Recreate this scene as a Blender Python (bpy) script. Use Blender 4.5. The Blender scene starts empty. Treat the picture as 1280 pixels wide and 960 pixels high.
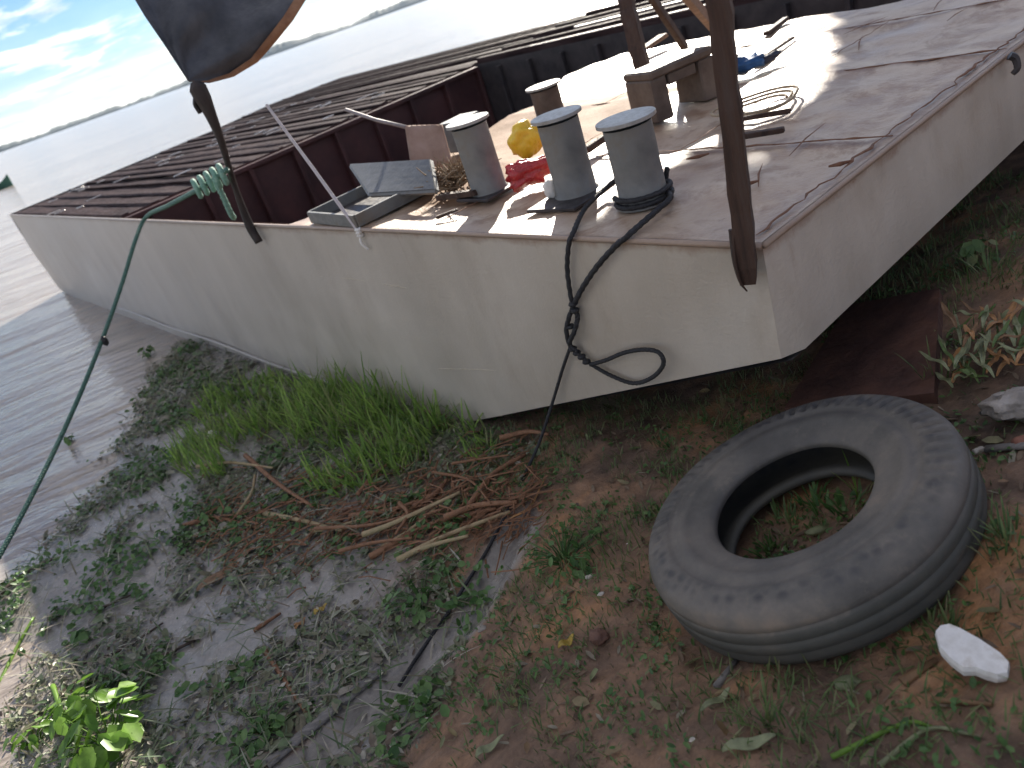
import bpy, math, random
import numpy as np
from mathutils import Vector, Matrix
random.seed(7); rng = np.random.default_rng(7)
S = bpy.context.scene
COL = S.collection

# ------------------------------------------------------------------ camera
FPX = 970.0
ROLL = math.atan(0.356); PITCH = math.radians(26.788)
HR = np.array([math.cos(ROLL), math.sin(ROLL)]); UP = np.array([-math.sin(ROLL), math.cos(ROLL)])
FW = np.array([0, math.cos(PITCH), -math.sin(PITCH)]); UPN = np.array([0, math.sin(PITCH), math.cos(PITCH)])
RT = np.array([1.0, 0, 0])
cam_d = bpy.data.cameras.new('camera'); cam = bpy.data.objects.new('camera', cam_d); COL.objects.link(cam)
xr = math.cos(ROLL) * RT - math.sin(ROLL) * UPN
yu = math.sin(ROLL) * RT + math.cos(ROLL) * UPN
cam.matrix_world = Matrix([[xr[i], yu[i], -FW[i], 0] for i in range(3)] + [[0, 0, 0, 1]])
cam_d.sensor_width = 36; cam_d.lens = 36 * FPX / 1280
cam_d.clip_start = 0.05; cam_d.clip_end = 20000
cam_d.dof.use_dof = True; cam_d.dof.focus_distance = 3.0; cam_d.dof.aperture_fstop = 2.5
S.camera = cam

# ------------------------------------------------------------------ light
SUN_EL = math.radians(24.0); SUN_AZ = math.radians(15.6)      # azimuth from +Y towards +X
SD = np.array([math.sin(SUN_AZ) * math.cos(SUN_EL), math.cos(SUN_AZ) * math.cos(SUN_EL), math.sin(SUN_EL)])
W = bpy.data.worlds.new('World'); S.world = W; W.use_nodes = True
nt = W.node_tree; nt.nodes.clear()
def N(t, ty, **kw):
    n = t.nodes.new(ty)
    for k, v in kw.items(): setattr(n, k, v)
    return n
out = N(nt, 'ShaderNodeOutputWorld'); bg = N(nt, 'ShaderNodeBackground'); bg.inputs['Strength'].default_value = 0.068
sky = N(nt, 'ShaderNodeTexSky', sky_type='NISHITA'); sky.sun_disc = False
sky.sun_elevation = SUN_EL; sky.sun_rotation = SUN_AZ; sky.air_density = 1.0; sky.dust_density = 0.15; sky.ozone_density = 3.0
tc = N(nt, 'ShaderNodeTexCoord'); sep = N(nt, 'ShaderNodeSeparateXYZ'); nt.links.new(tc.outputs['Generated'], sep.inputs[0])
def math_n(t, op, a, b=None, clamp=False):
    m = N(t, 'ShaderNodeMath', operation=op); m.use_clamp = clamp
    for i, v in enumerate((a, b)):
        if v is None: continue
        if isinstance(v, (int, float)): m.inputs[i].default_value = v
        else: t.links.new(v, m.inputs[i])
    return m.outputs[0]
zz = math_n(nt, 'ADD', math_n(nt, 'MAXIMUM', sep.outputs[2], 0.0), 0.11)
cx = math_n(nt, 'DIVIDE', sep.outputs[0], zz); cy = math_n(nt, 'DIVIDE', sep.outputs[1], zz)
cmb = N(nt, 'ShaderNodeCombineXYZ'); nt.links.new(cx, cmb.inputs[0]); nt.links.new(cy, cmb.inputs[1])
cmb.inputs[2].default_value = 3.1
cn = N(nt, 'ShaderNodeTexNoise'); cn.inputs['Scale'].default_value = 1.25; cn.inputs['Detail'].default_value = 9; cn.inputs['Roughness'].default_value = 0.6
cn.inputs['Distortion'].default_value = 0.3
nt.links.new(cmb.outputs[0], cn.inputs['Vector'])
cr = N(nt, 'ShaderNodeValToRGB'); cr.color_ramp.elements[0].position = 0.47; cr.color_ramp.elements[1].position = 0.60
nt.links.new(cn.outputs['Fac'], cr.inputs[0])
cn2 = N(nt, 'ShaderNodeTexNoise'); cn2.inputs['Scale'].default_value = 2.7; cn2.inputs['Detail'].default_value = 5
nt.links.new(cmb.outputs[0], cn2.inputs['Vector'])
cc = N(nt, 'ShaderNodeValToRGB'); cc.color_ramp.elements[0].position = 0.35; cc.color_ramp.elements[1].position = 0.62
cc.color_ramp.elements[0].color = (6.2, 5.9, 5.6, 1); cc.color_ramp.elements[1].color = (11.2, 10.4, 9.5, 1)
nt.links.new(cn2.outputs['Fac'], cc.inputs[0])
mx = N(nt, 'ShaderNodeMixRGB'); 
tint = N(nt, 'ShaderNodeMixRGB', blend_type='MULTIPLY'); tint.inputs[0].default_value = 1; tint.inputs[2].default_value = (.42, .56, .76, 1); nt.links.new(sky.outputs[0], tint.inputs[1])
hb = math_n(nt, 'MULTIPLY', math_n(nt, 'POWER', math_n(nt, 'SUBTRACT', 1.0, math_n(nt, 'ABSOLUTE', sep.outputs[2])), 26.0), .7)
cf = math_n(nt, 'MAXIMUM', cr.outputs[0], math_n(nt, 'MULTIPLY', hb, math_n(nt, 'ADD', .35, cn2.outputs['Fac'])), True)
nt.links.new(cf, mx.inputs[0]); nt.links.new(tint.outputs[0], mx.inputs[1]); nt.links.new(cc.outputs[0], mx.inputs[2])
hz_ = N(nt, 'ShaderNodeMixRGB', blend_type='MULTIPLY'); hz_.inputs[0].default_value = 1; nt.links.new(mx.outputs[0], hz_.inputs[1])
hcol = N(nt, 'ShaderNodeCombineXYZ')
for i_ in range(3): nt.links.new(math_n(nt, 'ADD', 1.0, math_n(nt, 'MULTIPLY', hb, .12)), hcol.inputs[i_])
nt.links.new(hcol.outputs[0], hz_.inputs[2]); nt.links.new(hz_.outputs[0], bg.inputs[0]); nt.links.new(bg.outputs[0], out.inputs[0])
sl = bpy.data.lights.new('sun', 'SUN'); sl.energy = 5.0; sl.angle = math.radians(0.6); sl.color = (1.0, 0.92, 0.80)
so = bpy.data.objects.new('sun', sl); COL.objects.link(so)
so.rotation_euler = Vector(SD).to_track_quat('Z', 'Y').to_euler()
S.view_settings.view_transform = 'Standard'; S.view_settings.look = 'None'
S.view_settings.exposure = 1.36; S.view_settings.gamma = 1.0; S.view_settings.use_curve_mapping = False
S.cycles.use_denoising = True
S.cycles.max_bounces = 6; S.cycles.volume_bounces = 0

# ------------------------------------------------------------------ pixel <-> point helpers (1280x960 photo pixels)
def ray(x, y):
    v = np.array([x - 640.0, 480.0 - y]); r = FPX * FW + (v @ HR) * RT + (v @ UP) * UPN
    return r / np.linalg.norm(r)
def onz(x, y, z):
    r = ray(x, y); return r * (z / r[2])
def proj(p):
    p = np.array(p, float); z = p @ FW; v = FPX * (p @ RT) / z * HR + FPX * (p @ UPN) / z * UP
    return 640 + v[0], 480 - v[1]

# ------------------------------------------------------------------ numpy noise
def _hash(ix, iy, s):
    h = (ix.astype(np.int64) * 374761393 + iy.astype(np.int64) * 668265263 + s * 974634777) & 0x7fffffff
    h = ((h ^ (h >> 13)) * 1274126177) & 0x7fffffff
    return ((h ^ (h >> 16)) & 0xffff) / 65535.0
def vnoise(x, y, s=0):
    x = np.asarray(x, float); y = np.asarray(y, float)
    ix = np.floor(x); iy = np.floor(y); fx = x - ix; fy = y - iy
    fx = fx * fx * (3 - 2 * fx); fy = fy * fy * (3 - 2 * fy)
    a = _hash(ix, iy, s); b = _hash(ix + 1, iy, s); c = _hash(ix, iy + 1, s); d = _hash(ix + 1, iy + 1, s)
    return (a * (1 - fx) + b * fx) * (1 - fy) + (c * (1 - fx) + d * fx) * fy
def fbm(x, y, o=4, s=0):
    t = 0; a = .5
    for k in range(o):
        t = t + a * (vnoise(x, y, s + k) - .5); x = x * 2.03; y = y * 2.03; a *= .5
    return t
def sstep(a, b, x):
    t = np.clip((x - a) / (b - a), 0, 1); return t * t * (3 - 2 * t)

# ------------------------------------------------------------------ terrain
WZ = -2.5
ctl = []
def cpx(px, py, z): p = onz(px, py, z); ctl.append((p[0], p[1], z))
for q in [(.78, 1.86, -1.87), (1.3, 1.86, -1.73), (.3, 1.86, -2.01), (.78, 2.4, -1.96), (.78, 1.35, -1.80),
          (1.5, 2.6, -1.86), (2.2, 2.7, -1.70), (3.2, 3.6, -1.80), (1.1, 3.1, -2.05), (.3, 3.2, -2.16), (2.0, 1.6, -1.6), (1.2, .9, -1.62),
          (-.13, 4.0, -2.26), (-.765, 4.9, -2.34), (-1.46, 5.94, -2.42), (-2.4, 7.4, -2.45), (-3.3, 8.9, -2.50), (-4.4, 10.5, -2.6),
          (-5, 5, -2.95), (-6, 9, -3.2), (-4.6, 7, -2.8), (-4.2, 3.2, -2.85), (-5, 1.5, -3.0), (0.5, 5, -2.4), (2.5, 5.5, -2.2)]: ctl.append(q)
for q in [(0, 745, -2.5), (60, 690, -2.5), (120, 620, -2.5), (150, 560, -2.505), (185, 470, -2.505), (20, 870, -2.5), (100, 890, -2.46),
          (60, 800, -2.49), (200, 950, -2.40), (200, 600, -2.475), (250, 680, -2.46), (180, 760, -2.475), (300, 760, -2.43), (350, 640, -2.42), (300, 540, -2.44),
          (420, 560, -2.36), (520, 570, -2.29), (400, 880, -2.36), (330, 860, -2.38), (480, 640, -2.33), (430, 720, -2.38), (540, 700, -2.27),
          (520, 820, -2.34), (420, 930, -2.36), (590, 760, -2.25), (620, 860, -2.12), (640, 640, -2.19), (720, 620, -2.13), (700, 760, -2.08), (640, 950, -2.05),
          (800, 900, -1.95), (1000, 930, -1.80), (1240, 880, -1.70), (850, 570, -2.08), (1250, 450, -1.72), (1270, 700, -1.66)]: cpx(*q)
ctl = np.array(ctl)
def tbase(x, y): return np.clip(-2.0 + .19 * x - .10 * (y - 2), -5.0, 0.6)
def U(r2): return np.where(r2 < 1e-9, 0, .5 * r2 * np.log(r2 + 1e-12))
_n = len(ctl); _K = U((ctl[:, None, 0] - ctl[None, :, 0]) ** 2 + (ctl[:, None, 1] - ctl[None, :, 1]) ** 2) + np.eye(_n) * .02
_P = np.c_[np.ones(_n), ctl[:, :2]]; _A = np.block([[_K, _P], [_P.T, np.zeros((3, 3))]])
_w = np.linalg.solve(_A, np.r_[ctl[:, 2] - tbase(ctl[:, 0], ctl[:, 1]), 0, 0, 0])
CH = np.array([onz(650, 660, -2.2)[:2], onz(585, 770, -2.25)[:2], onz(500, 850, -2.34)[:2], onz(400, 945, -2.36)[:2], onz(330, 1010, -2.38)[:2]])
def dline(x, y, L):
    d = np.full(np.shape(x), 1e9)
    for a, b in zip(L[:-1], L[1:]):
        ab = b - a; t = np.clip(((x - a[0]) * ab[0] + (y - a[1]) * ab[1]) / (ab @ ab), 0, 1)
        d = np.minimum(d, np.hypot(x - a[0] - t * ab[0], y - a[1] - t * ab[1]))
    return d
def gz(x, y, detail=True):
    x = np.atleast_1d(np.asarray(x, float)); y = np.atleast_1d(np.asarray(y, float))
    sh = x.shape; x = x.ravel(); y = y.ravel(); o = np.empty(x.size)
    for i in range(0, x.size, 20000):
        xs, ys = x[i:i + 20000], y[i:i + 20000]
        r = U((xs[:, None] - ctl[None, :, 0]) ** 2 + (ys[:, None] - ctl[None, :, 1]) ** 2) @ _w[:_n] + _w[_n] + _w[_n + 1] * xs + _w[_n + 2] * ys
        dx = np.maximum(0, np.maximum(-5.5 - xs, xs - 3.4)); dy = np.maximum(0, np.maximum(.6 - ys, ys - 9.5))
        o[i:i + 20000] = tbase(xs, ys) + np.clip(r, -1.2, 1.2) * (1 - sstep(0, 2.5, np.hypot(dx, dy)))
    ch = dline(x, y, CH)
    o -= .035 * (1 - sstep(.03, .12, ch))
    if detail:
        land = sstep(-2.42, -2.2, o)
        o = o + fbm(x * 1.9, y * 1.9, 3, 5) * .05 + fbm(x * 9, y * 9, 4, 9) * (.014 + .035 * land) * (1 - .7 * (1 - sstep(.05, .13, ch)))
    return o.reshape(sh)
def G(px, py, lift=0.0):
    z = -2.1; r = ray(px, py)
    for _ in range(30):
        p = r * (z / r[2]); z = .5 * z + .5 * (float(gz(p[0], p[1])[0]))
    p = r * (z / r[2]); return np.array([p[0], p[1], float(gz(p[0], p[1])[0]) + lift])

# ------------------------------------------------------------------ object helpers
def tag(o, label=None, cat=None, group=None, kind=None):
    for k, v in (('label', label), ('category', cat), ('group', group), ('kind', kind)):
        if v: o[k] = v
    return o
def empty(name, loc, label=None, cat=None, group=None, rz=0):
    o = bpy.data.objects.new(name, None); COL.objects.link(o); o.location = [float(v) for v in loc]; o.rotation_euler = (0, 0, rz); o.empty_display_size = .1
    return tag(o, label, cat, group)
def mesh(name, V, F, mat, parent=None, smooth=False, attrs=None):
    me = bpy.data.meshes.new(name); me.from_pydata([tuple(map(float, v)) for v in V], [], [tuple(f) for f in F]); me.update()
    if attrs:
        for k, a in attrs.items():
            at = me.attributes.new(k, 'FLOAT', 'POINT'); at.data.foreach_set('value', np.asarray(a, np.float32))
    if smooth: me.polygons.foreach_set('use_smooth', [True] * len(me.polygons))
    if mat: me.materials.append(mat)
    o = bpy.data.objects.new(name, me); COL.objects.link(o)
    if parent is not None: o.parent = parent
    return o
class Geo:
    def __init__(s): s.V = []; s.F = []
    def add(s, V, F):
        b = len(s.V); s.V += [tuple(v) for v in V]; s.F += [tuple(b + i for i in f) for f in F]; return s
    def box(s, c, d, R=None, jit=0, bev=0):
        """box with centre c, size d, optional 3x3 R, chamfered edges"""
        c = np.array(c, float); h = np.array(d, float) / 2; b = min(bev, *(h * .9)) if bev else 0
        if b <= 0:
            P = np.array([[x, y, z] for x in (-1, 1) for y in (-1, 1) for z in (-1, 1)]) * h
            F = [(0, 1, 3, 2), (4, 6, 7, 5), (0, 4, 5, 1), (2, 3, 7, 6), (0, 2, 6, 4), (1, 5, 7, 3)]
        else:
            P = []; idx = {}
            for sx in (-1, 1):
                for sy in (-1, 1):
                    for sz in (-1, 1):
                        for ax in range(3):
                            q = np.array([sx, sy, sz]) * (h - b); q[ax] = (sx, sy, sz)[ax] * h[ax]
                            idx[(sx, sy, sz, ax)] = len(P); P.append(q)
            P = np.array(P); F = []
            for ax in range(3):
                o1, o2 = [k for k in range(3) if k != ax]
                for sg in (-1, 1):
                    f = []
                    for a1, a2 in ((-1, -1), (1, -1), (1, 1), (-1, 1)):
                        k = [0, 0, 0]; k[ax] = sg; k[o1] = a1; k[o2] = a2; f.append(idx[(*k, ax)])
                    F.append(f)
            for ax in range(3):
                o1, o2 = [k for k in range(3) if k != ax]
                for a1 in (-1, 1):
                    for a2 in (-1, 1):
                        def g(e, m):
                            k = [0, 0, 0]; k[ax] = e; k[o1] = a1; k[o2] = a2; return idx[(*k, m)]
                        F.append([g(-1, o1), g(1, o1), g(1, o2), g(-1, o2)])
            for sx in (-1, 1):
                for sy in (-1, 1):
                    for sz in (-1, 1): F.append([idx[(sx, sy, sz, k)] for k in range(3)])
        if jit: P = P + rng.normal(0, jit, P.shape)
        if R is not None: P = P @ np.array(R).T
        return s.add(P + c, F)
    def tube(s, pts, r, n=8, cap=True, ry=1.0, tw=None):
        pts = np.array(pts, float); m = len(pts); r = np.broadcast_to(np.asarray(r, float), (m,))
        T = np.gradient(pts, axis=0); T /= np.linalg.norm(T, axis=1)[:, None] + 1e-9
        up = np.array([0, 0, 1.0]) if abs(T[0][2]) < .9 else np.array([1.0, 0, 0]); A = []
        a = np.cross(T[0], up); a /= np.linalg.norm(a)
        for i in range(m):
            a = a - T[i] * (a @ T[i]); a /= np.linalg.norm(a) + 1e-9; A.append(a.copy())
        A = np.array(A); B = np.cross(T, A); V = []
        for i in range(m):
            for k in range(n):
                t = 2 * math.pi * k / n + (tw[i] if tw is not None else 0)
                V.append(pts[i] + r[i] * (math.cos(t) * A[i] + ry * math.sin(t) * B[i]))
        F = [(i * n + k, i * n + (k + 1) % n, (i + 1) * n + (k + 1) % n, (i + 1) * n + k) for i in range(m - 1) for k in range(n)]
        if cap: F += [tuple(range(n))[::-1], tuple((m - 1) * n + k for k in range(n))]
        return s.add(V, F)
    def lathe(s, prof, n=32, c=(0, 0, 0), closed=False):
        V = []; m = len(prof)
        for k in range(n):
            t = 2 * math.pi * k / n
            for r, z in prof: V.append((c[0] + r * math.cos(t), c[1] + r * math.sin(t), c[2] + z))
        L = m if closed else m - 1
        F = [(k * m + i, ((k + 1) % n) * m + i, ((k + 1) % n) * m + (i + 1) % m, k * m + (i + 1) % m) for k in range(n) for i in range(L)]
        return s.add(V, F)
    def grid(s, P):
        """P: (m,n,3) array"""
        m, n = P.shape[:2]; F = [(i * n + j, (i + 1) * n + j, (i + 1) * n + j + 1, i * n + j + 1) for i in range(m - 1) for j in range(n - 1)]
        return s.add(P.reshape(-1, 3), F)
    def build(s, name, mat, parent=None, smooth=False): return mesh(name, s.V, s.F, mat, parent, smooth)
def spline(P, k=10):
    P = np.array(P, float); Q = np.vstack([2 * P[0] - P[1], P, 2 * P[-1] - P[-2]]); o = []
    for i in range(1, len(Q) - 2):
        p0, p1, p2, p3 = Q[i - 1:i + 3]
        for t in np.linspace(0, 1, k, endpoint=False):
            o.append(.5 * (2 * p1 + (p2 - p0) * t + (2 * p0 - 5 * p1 + 4 * p2 - p3) * t * t + (3 * p1 - p0 - 3 * p2 + p3) * t ** 3))
    o.append(P[-1]); return np.array(o)
def resample(P, step):
    d = np.r_[0, np.cumsum(np.linalg.norm(np.diff(P, axis=0), axis=1))]; n = max(4, int(d[-1] / step)); t = np.linspace(0, d[-1], n)
    return np.c_[[np.interp(t, d, P[:, k]) for k in range(3)]].T
def rope_geo(g, P, r, strands=3, pitch=.07):
    P = resample(spline(P), r * .7); d = np.r_[0, np.cumsum(np.linalg.norm(np.diff(P, axis=0), axis=1))]
    T = np.gradient(P, axis=0); T /= np.linalg.norm(T, axis=1)[:, None]
    a = np.cross(T, [0.3, .2, 1.0]); a /= np.linalg.norm(a, axis=1)[:, None] + 1e-9; b = np.cross(T, a)
    for k in range(strands):
        ph = 2 * math.pi * (d / pitch + k / strands)
        g.tube(P + (a * np.cos(ph)[:, None] + b * np.sin(ph)[:, None]) * r * .5, r * .58, n=6)
    return g

# ------------------------------------------------------------------ materials
def principled(name, rough=.6, spec=.5, metallic=0.0):
    m = bpy.data.materials.new(name); m.use_nodes = True; t = m.node_tree; b = t.nodes['Principled BSDF']
    b.inputs['Roughness'].default_value = rough; b.inputs['Metallic'].default_value = metallic
    b.inputs['Specular IOR Level'].default_value = spec
    return m, t, b
def noise(t, scale, detail=4, rough=.55, vec=None, dist=0, map_scale=None):
    n = N(t, 'ShaderNodeTexNoise'); n.inputs['Scale'].default_value = scale; n.inputs['Detail'].default_value = detail
    n.inputs['Roughness'].default_value = rough; n.inputs['Distortion'].default_value = dist
    if vec is None:
        c = N(t, 'ShaderNodeTexCoord'); vec = c.outputs['Object']
    if map_scale:
        mp = N(t, 'ShaderNodeMapping'); mp.inputs['Scale'].default_value = map_scale; t.links.new(vec, mp.inputs[0]); vec = mp.outputs[0]
    t.links.new(vec, n.inputs['Vector']); return n.outputs['Fac']
def ramp(t, fac, stops):
    r = N(t, 'ShaderNodeValToRGB'); e = r.color_ramp.elements
    while len(e) < len(stops): e.new(.5)
    for i, (p, c) in enumerate(stops):
        e[i].position = p; e[i].color = (c, c, c, 1) if isinstance(c, (int, float)) else (*c, 1)
    t.links.new(fac, r.inputs[0]); return r.outputs[0]
def mixc(t, fac, a, b, mode='MIX'):
    m = N(t, 'ShaderNodeMixRGB', blend_type=mode)
    for i, v in enumerate((fac, a, b)):
        if isinstance(v, (int, float)): m.inputs[i].default_value = v if i == 0 else (v, v, v, 1)
        elif isinstance(v, tuple): m.inputs[i].default_value = (*v, 1)
        else: t.links.new(v, m.inputs[i])
    return m.outputs[0]
def bump(t, b, h, strength=.3, dist=.01):
    n = N(t, 'ShaderNodeBump'); n.inputs['Strength'].default_value = strength; n.inputs['Distance'].default_value = dist
    t.links.new(h, n.inputs['Height']); t.links.new(n.outputs[0], b.inputs['Normal']); return n
def simple(name, c1, c2, scale=8, rough=.6, bs=.3, bd=.004, c3=None, spec=.4, metallic=0, map_scale=None, rv=.15):
    m, t, b = principled(name, rough, spec, metallic)
    n1 = noise(t, scale, 6, .6, map_scale=map_scale)
    st = [(.35, c1), (.65, c2)] if c3 is None else [(.3, c1), (.52, c2), (.7, c3)]
    t.links.new(ramp(t, n1, st), b.inputs['Base Color'])
    n2 = noise(t, scale * 5, 5, .6, map_scale=map_scale); bump(t, b, n2, bs, bd)
    t.links.new(ramp(t, n2, [(.3, max(0, rough - rv)), (.7, min(1, rough + rv))]), b.inputs['Roughness'])
    return m
def leafmat(name, cols, trans=.35, rough=.45, vein=False):
    m, t, b = principled(name, rough, .4)
    g = N(t, 'ShaderNodeNewGeometry'); k = len(cols)
    c = ramp(t, g.outputs['Random Per Island'], [((i + .0) / (k - 1), cc_) for i, cc_ in enumerate(cols)])
    n = noise(t, 30, 3); c = mixc(t, 1.0, c, ramp(t, n, [(.3, .7), (.7, 1.15)]), 'MULTIPLY')
    t.links.new(c, b.inputs['Base Color'])
    tr = N(t, 'ShaderNodeBsdfTranslucent'); t.links.new(c, tr.inputs[0]); ms = N(t, 'ShaderNodeMixShader'); ms.inputs[0].default_value = trans
    o = t.nodes['Material Output']; t.links.new(b.outputs[0], ms.inputs[1]); t.links.new(tr.outputs[0], ms.inputs[2]); t.links.new(ms.outputs[0], o.inputs[0])
    return m

# hull paint: weathered off-white, scuffs, vertical run marks, grime along the foot
def hull_mat():
    m, t, b = principled('hull_paint', .42, .5)
    tcn = N(t, 'ShaderNodeTexCoord'); ob = tcn.outputs['Object']; sp = N(t, 'ShaderNodeSeparateXYZ'); t.links.new(ob, sp.inputs[0])
    n1 = noise(t, 1.3, 6, .6, vec=ob); base = ramp(t, n1, [(.3, (.43, .375, .305)), (.7, (.54, .485, .41))])
    run = noise(t, 1.0, 4, .6, vec=ob, map_scale=(2.4, 2.4, .5)); base = mixc(t, 1, base, ramp(t, run, [(.3, .90), (.65, 1.03)]), 'MULTIPLY')
    sc = noise(t, 1.0, 6, .7, vec=ob, map_scale=(3, 3, 30)); scm = ramp(t, sc, [(.66, 0.0), (.74, 1.0)])
    base = mixc(t, mixc(t, .5, 0, scm), base, (.50, .44, .33))
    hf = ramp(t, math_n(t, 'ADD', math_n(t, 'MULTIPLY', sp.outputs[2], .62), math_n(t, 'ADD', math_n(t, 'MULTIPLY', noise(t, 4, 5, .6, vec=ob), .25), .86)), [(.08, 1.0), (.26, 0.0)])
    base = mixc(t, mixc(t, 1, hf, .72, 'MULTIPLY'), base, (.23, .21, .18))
    rs = noise(t, 9, 8, .75, vec=ob); rm = ramp(t, rs, [(.66, 0.0), (.72, 1.0)])
    ed = ramp(t, sp.outputs[2], [(-.0, 0.0), (1.0, 1.0)])
    top = ramp(t, math_n(t, 'ADD', math_n(t, 'MULTIPLY', sp.outputs[2], 14.0), math_n(t, 'ADD', math_n(t, 'MULTIPLY', noise(t, 6, 6, .7, vec=ob), 1.6), .35)), [(.35, 0.0), (.8, 1.0)])
    rm2 = mixc(t, 1, rm, top, 'ADD')
    base = mixc(t, mixc(t, 1, rm2, .6, 'MULTIPLY'), base, (.24, .13, .08))
    n5 = noise(t, 2.2, 7, .7, vec=ob, map_scale=(1, 1, .45)); base = mixc(t, ramp(t, n5, [(.52, 0.0), (.70, .38)]), base, (.30, .23, .16))
    dr = ramp(t, noise(t, 1.0, 5, .7, vec=ob, map_scale=(11, 11, .7)), [(.60, 0.0), (.72, 1.0)])
    dh = ramp(t, math_n(t, 'ADD', math_n(t, 'MULTIPLY', sp.outputs[2], 1.4), math_n(t, 'ADD', .25, math_n(t, 'MULTIPLY', noise(t, 3, 4, .6, vec=ob), 1.1))), [(.3, 0.0), (.8, 1.0)])
    base = mixc(t, math_n(t, 'MULTIPLY', math_n(t, 'MULTIPLY', dr, dh), .42), base, (.25, .14, .08))
    af = ramp(t, math_n(t, 'MULTIPLY', sp.outputs[1], .09), [(.1, 0.0), (.9, 1.0)]); base = mixc(t, math_n(t, 'MULTIPLY', af, .55), base, mixc(t, n1, (.36, .36, .36), (.50, .50, .50)))
    t.links.new(base, b.inputs['Base Color'])
    t.links.new(ramp(t, n1, [(.3, .34), (.7, .55)]), b.inputs['Roughness'])
    bump(t, b, mixc(t, .3, noise(t, 2.6, 4, .5, vec=ob), noise(t, 60, 4, .6, vec=ob)), .35, .03)
    return m
def deck_mat():
    m, t, b = principled('deck_paint', .35, .5)
    tcn = N(t, 'ShaderNodeTexCoord'); ob = tcn.outputs['Object']; sp = N(t, 'ShaderNodeSeparateXYZ'); t.links.new(ob, sp.inputs[0])
    n1 = noise(t, 1.6, 8, .65, vec=ob); base = ramp(t, n1, [(.32, (.28, .17, .105)), (.5, (.44, .33, .24)), (.66, (.57, .49, .39))])
    n3 = noise(t, 3.5, 8, .7, vec=ob, dist=.5); rm = ramp(t, n3, [(.48, 0.0), (.60, 1.0)])
    base = mixc(t, mixc(t, 1, rm, .75, 'MULTIPLY'), base, (.24, .14, .085))
    n4 = noise(t, 14, 8, .75, vec=ob); base = mixc(t, ramp(t, n4, [(.62, 0.0), (.68, .8)]), base, (.15, .085, .06))
    # bare rust-brown plates by the hold
    j = math_n(t, 'MULTIPLY', math_n(t, 'SUBTRACT', noise(t, 5, 5, .6, vec=ob), .5), .22)
    a = math_n(t, 'ADD', sp.outputs[1], j); c = math_n(t, 'ADD', sp.outputs[0], j)
    def stepn(v, e, inv=False):
        return ramp(t, math_n(t, 'ADD', math_n(t, 'MULTIPLY', v, -20.0 if inv else 20.0), (.5 + 20.0 * e) if inv else (.5 - 20.0 * e)), [(0, 0.0), (1, 1.0)])
    z = mixc(t, 1, mixc(t, 1, stepn(a, 1.98), stepn(c, .34), 'MULTIPLY'), stepn(c, 2.45, True), 'MULTIPLY')
    base = mixc(t, mixc(t, 1, z, .9, 'MULTIPLY'), base, mixc(t, n4, (.17, .095, .055), (.25, .16, .10)))
    cc1 = sp.outputs[0]; jj = math_n(t, 'MULTIPLY', math_n(t, 'SUBTRACT', noise(t, 7, 6, .7, vec=ob), .5), .16)
    band = None
    for e_, w_ in ((.98, 24.0), (2.11, 20.0), (3.24, 22.0)):
        d_ = math_n(t, 'ABSOLUTE', math_n(t, 'SUBTRACT', math_n(t, 'ADD', cc1, jj), e_))
        q_ = math_n(t, 'SUBTRACT', 1.0, math_n(t, 'MULTIPLY', d_, w_), True)
        band = q_ if band is None else math_n(t, 'MAXIMUM', band, q_)
    d_ = math_n(t, 'ABSOLUTE', math_n(t, 'SUBTRACT', math_n(t, 'ADD', sp.outputs[1], jj), .05)); band = math_n(t, 'MAXIMUM', band, math_n(t, 'SUBTRACT', 1.0, math_n(t, 'MULTIPLY', d_, 15.0), True))
    base = mixc(t, math_n(t, 'MULTIPLY', band, .85), base, (.17, .085, .055))
    t.links.new(mixc(t, z, .5, .05), b.inputs['Specular IOR Level'])
    t.links.new(base, b.inputs['Base Color'])
    t.links.new(mixc(t, z, ramp(t, n1, [(.35, .30), (.65, .55)]), .7), b.inputs['Roughness'])
    bump(t, b, mixc(t, .35, noise(t, 4, 5, .5, vec=ob), noise(t, 45, 5, .65, vec=ob)), .55, .02)
    return m
MT = {}
MT['hull'] = hull_mat(); MT['deck'] = deck_mat()
MT['maroon'] = simple('maroon_primer', (.045, .018, .018), (.085, .034, .032), 3, .5, .4, .006, spec=.4)
MT['brown_deck'] = simple('brown_deck', (.018, .012, .013), (.042, .026, .026), 3.0, .62, .7, .02, c3=(.07, .05, .048), spec=.03, map_scale=(3, .5, 3), rv=.16)
MT['black_steel'] = simple('dark_steel', (.022, .020, .022), (.05, .042, .042), 6, .5, .4, .006)
MT['rust'] = simple('rust', (.11, .05, .03), (.20, .10, .06), 14, .8, .6, .006, c3=(.07, .035, .025), spec=.25)
MT['grey_steel'] = simple('grey_steel_paint', (.11, .113, .11), (.16, .162, .155), 6, .5, .5, .006, c3=(.15, .125, .095), spec=.45)
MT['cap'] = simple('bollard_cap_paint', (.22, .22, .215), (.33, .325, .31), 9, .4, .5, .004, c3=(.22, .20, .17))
MT['timber'] = simple('weathered_timber', (.026, .018, .015), (.065, .038, .028), 4, .65, .8, .008, c3=(.07, .05, .042), spec=.3, map_scale=(6, 6, .6))
MT['pole'] = simple('dark_pole', (.018, .014, .013), (.045, .032, .028), 5, .6, .7, .008, map_scale=(6, 6, .6))
MT['timber2'] = simple('brown_timber', (.15, .09, .06), (.26, .17, .12), 5, .7, .6, .006, spec=.3, map_scale=(6, 1, 6))
MT['stool'] = simple('stool_wood', (.07, .05, .04), (.13, .10, .08), 7, .6, .5, .004, spec=.35)
MT['ply'] = simple('thin_brown_board', (.24, .15, .11), (.36, .25, .20), 6, .7, .4, .004)
MT['cloth'] = simple('dark_tarp', (.045, .048, .056), (.085, .088, .098), 5, .5, .6, .01, spec=.3)
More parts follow.
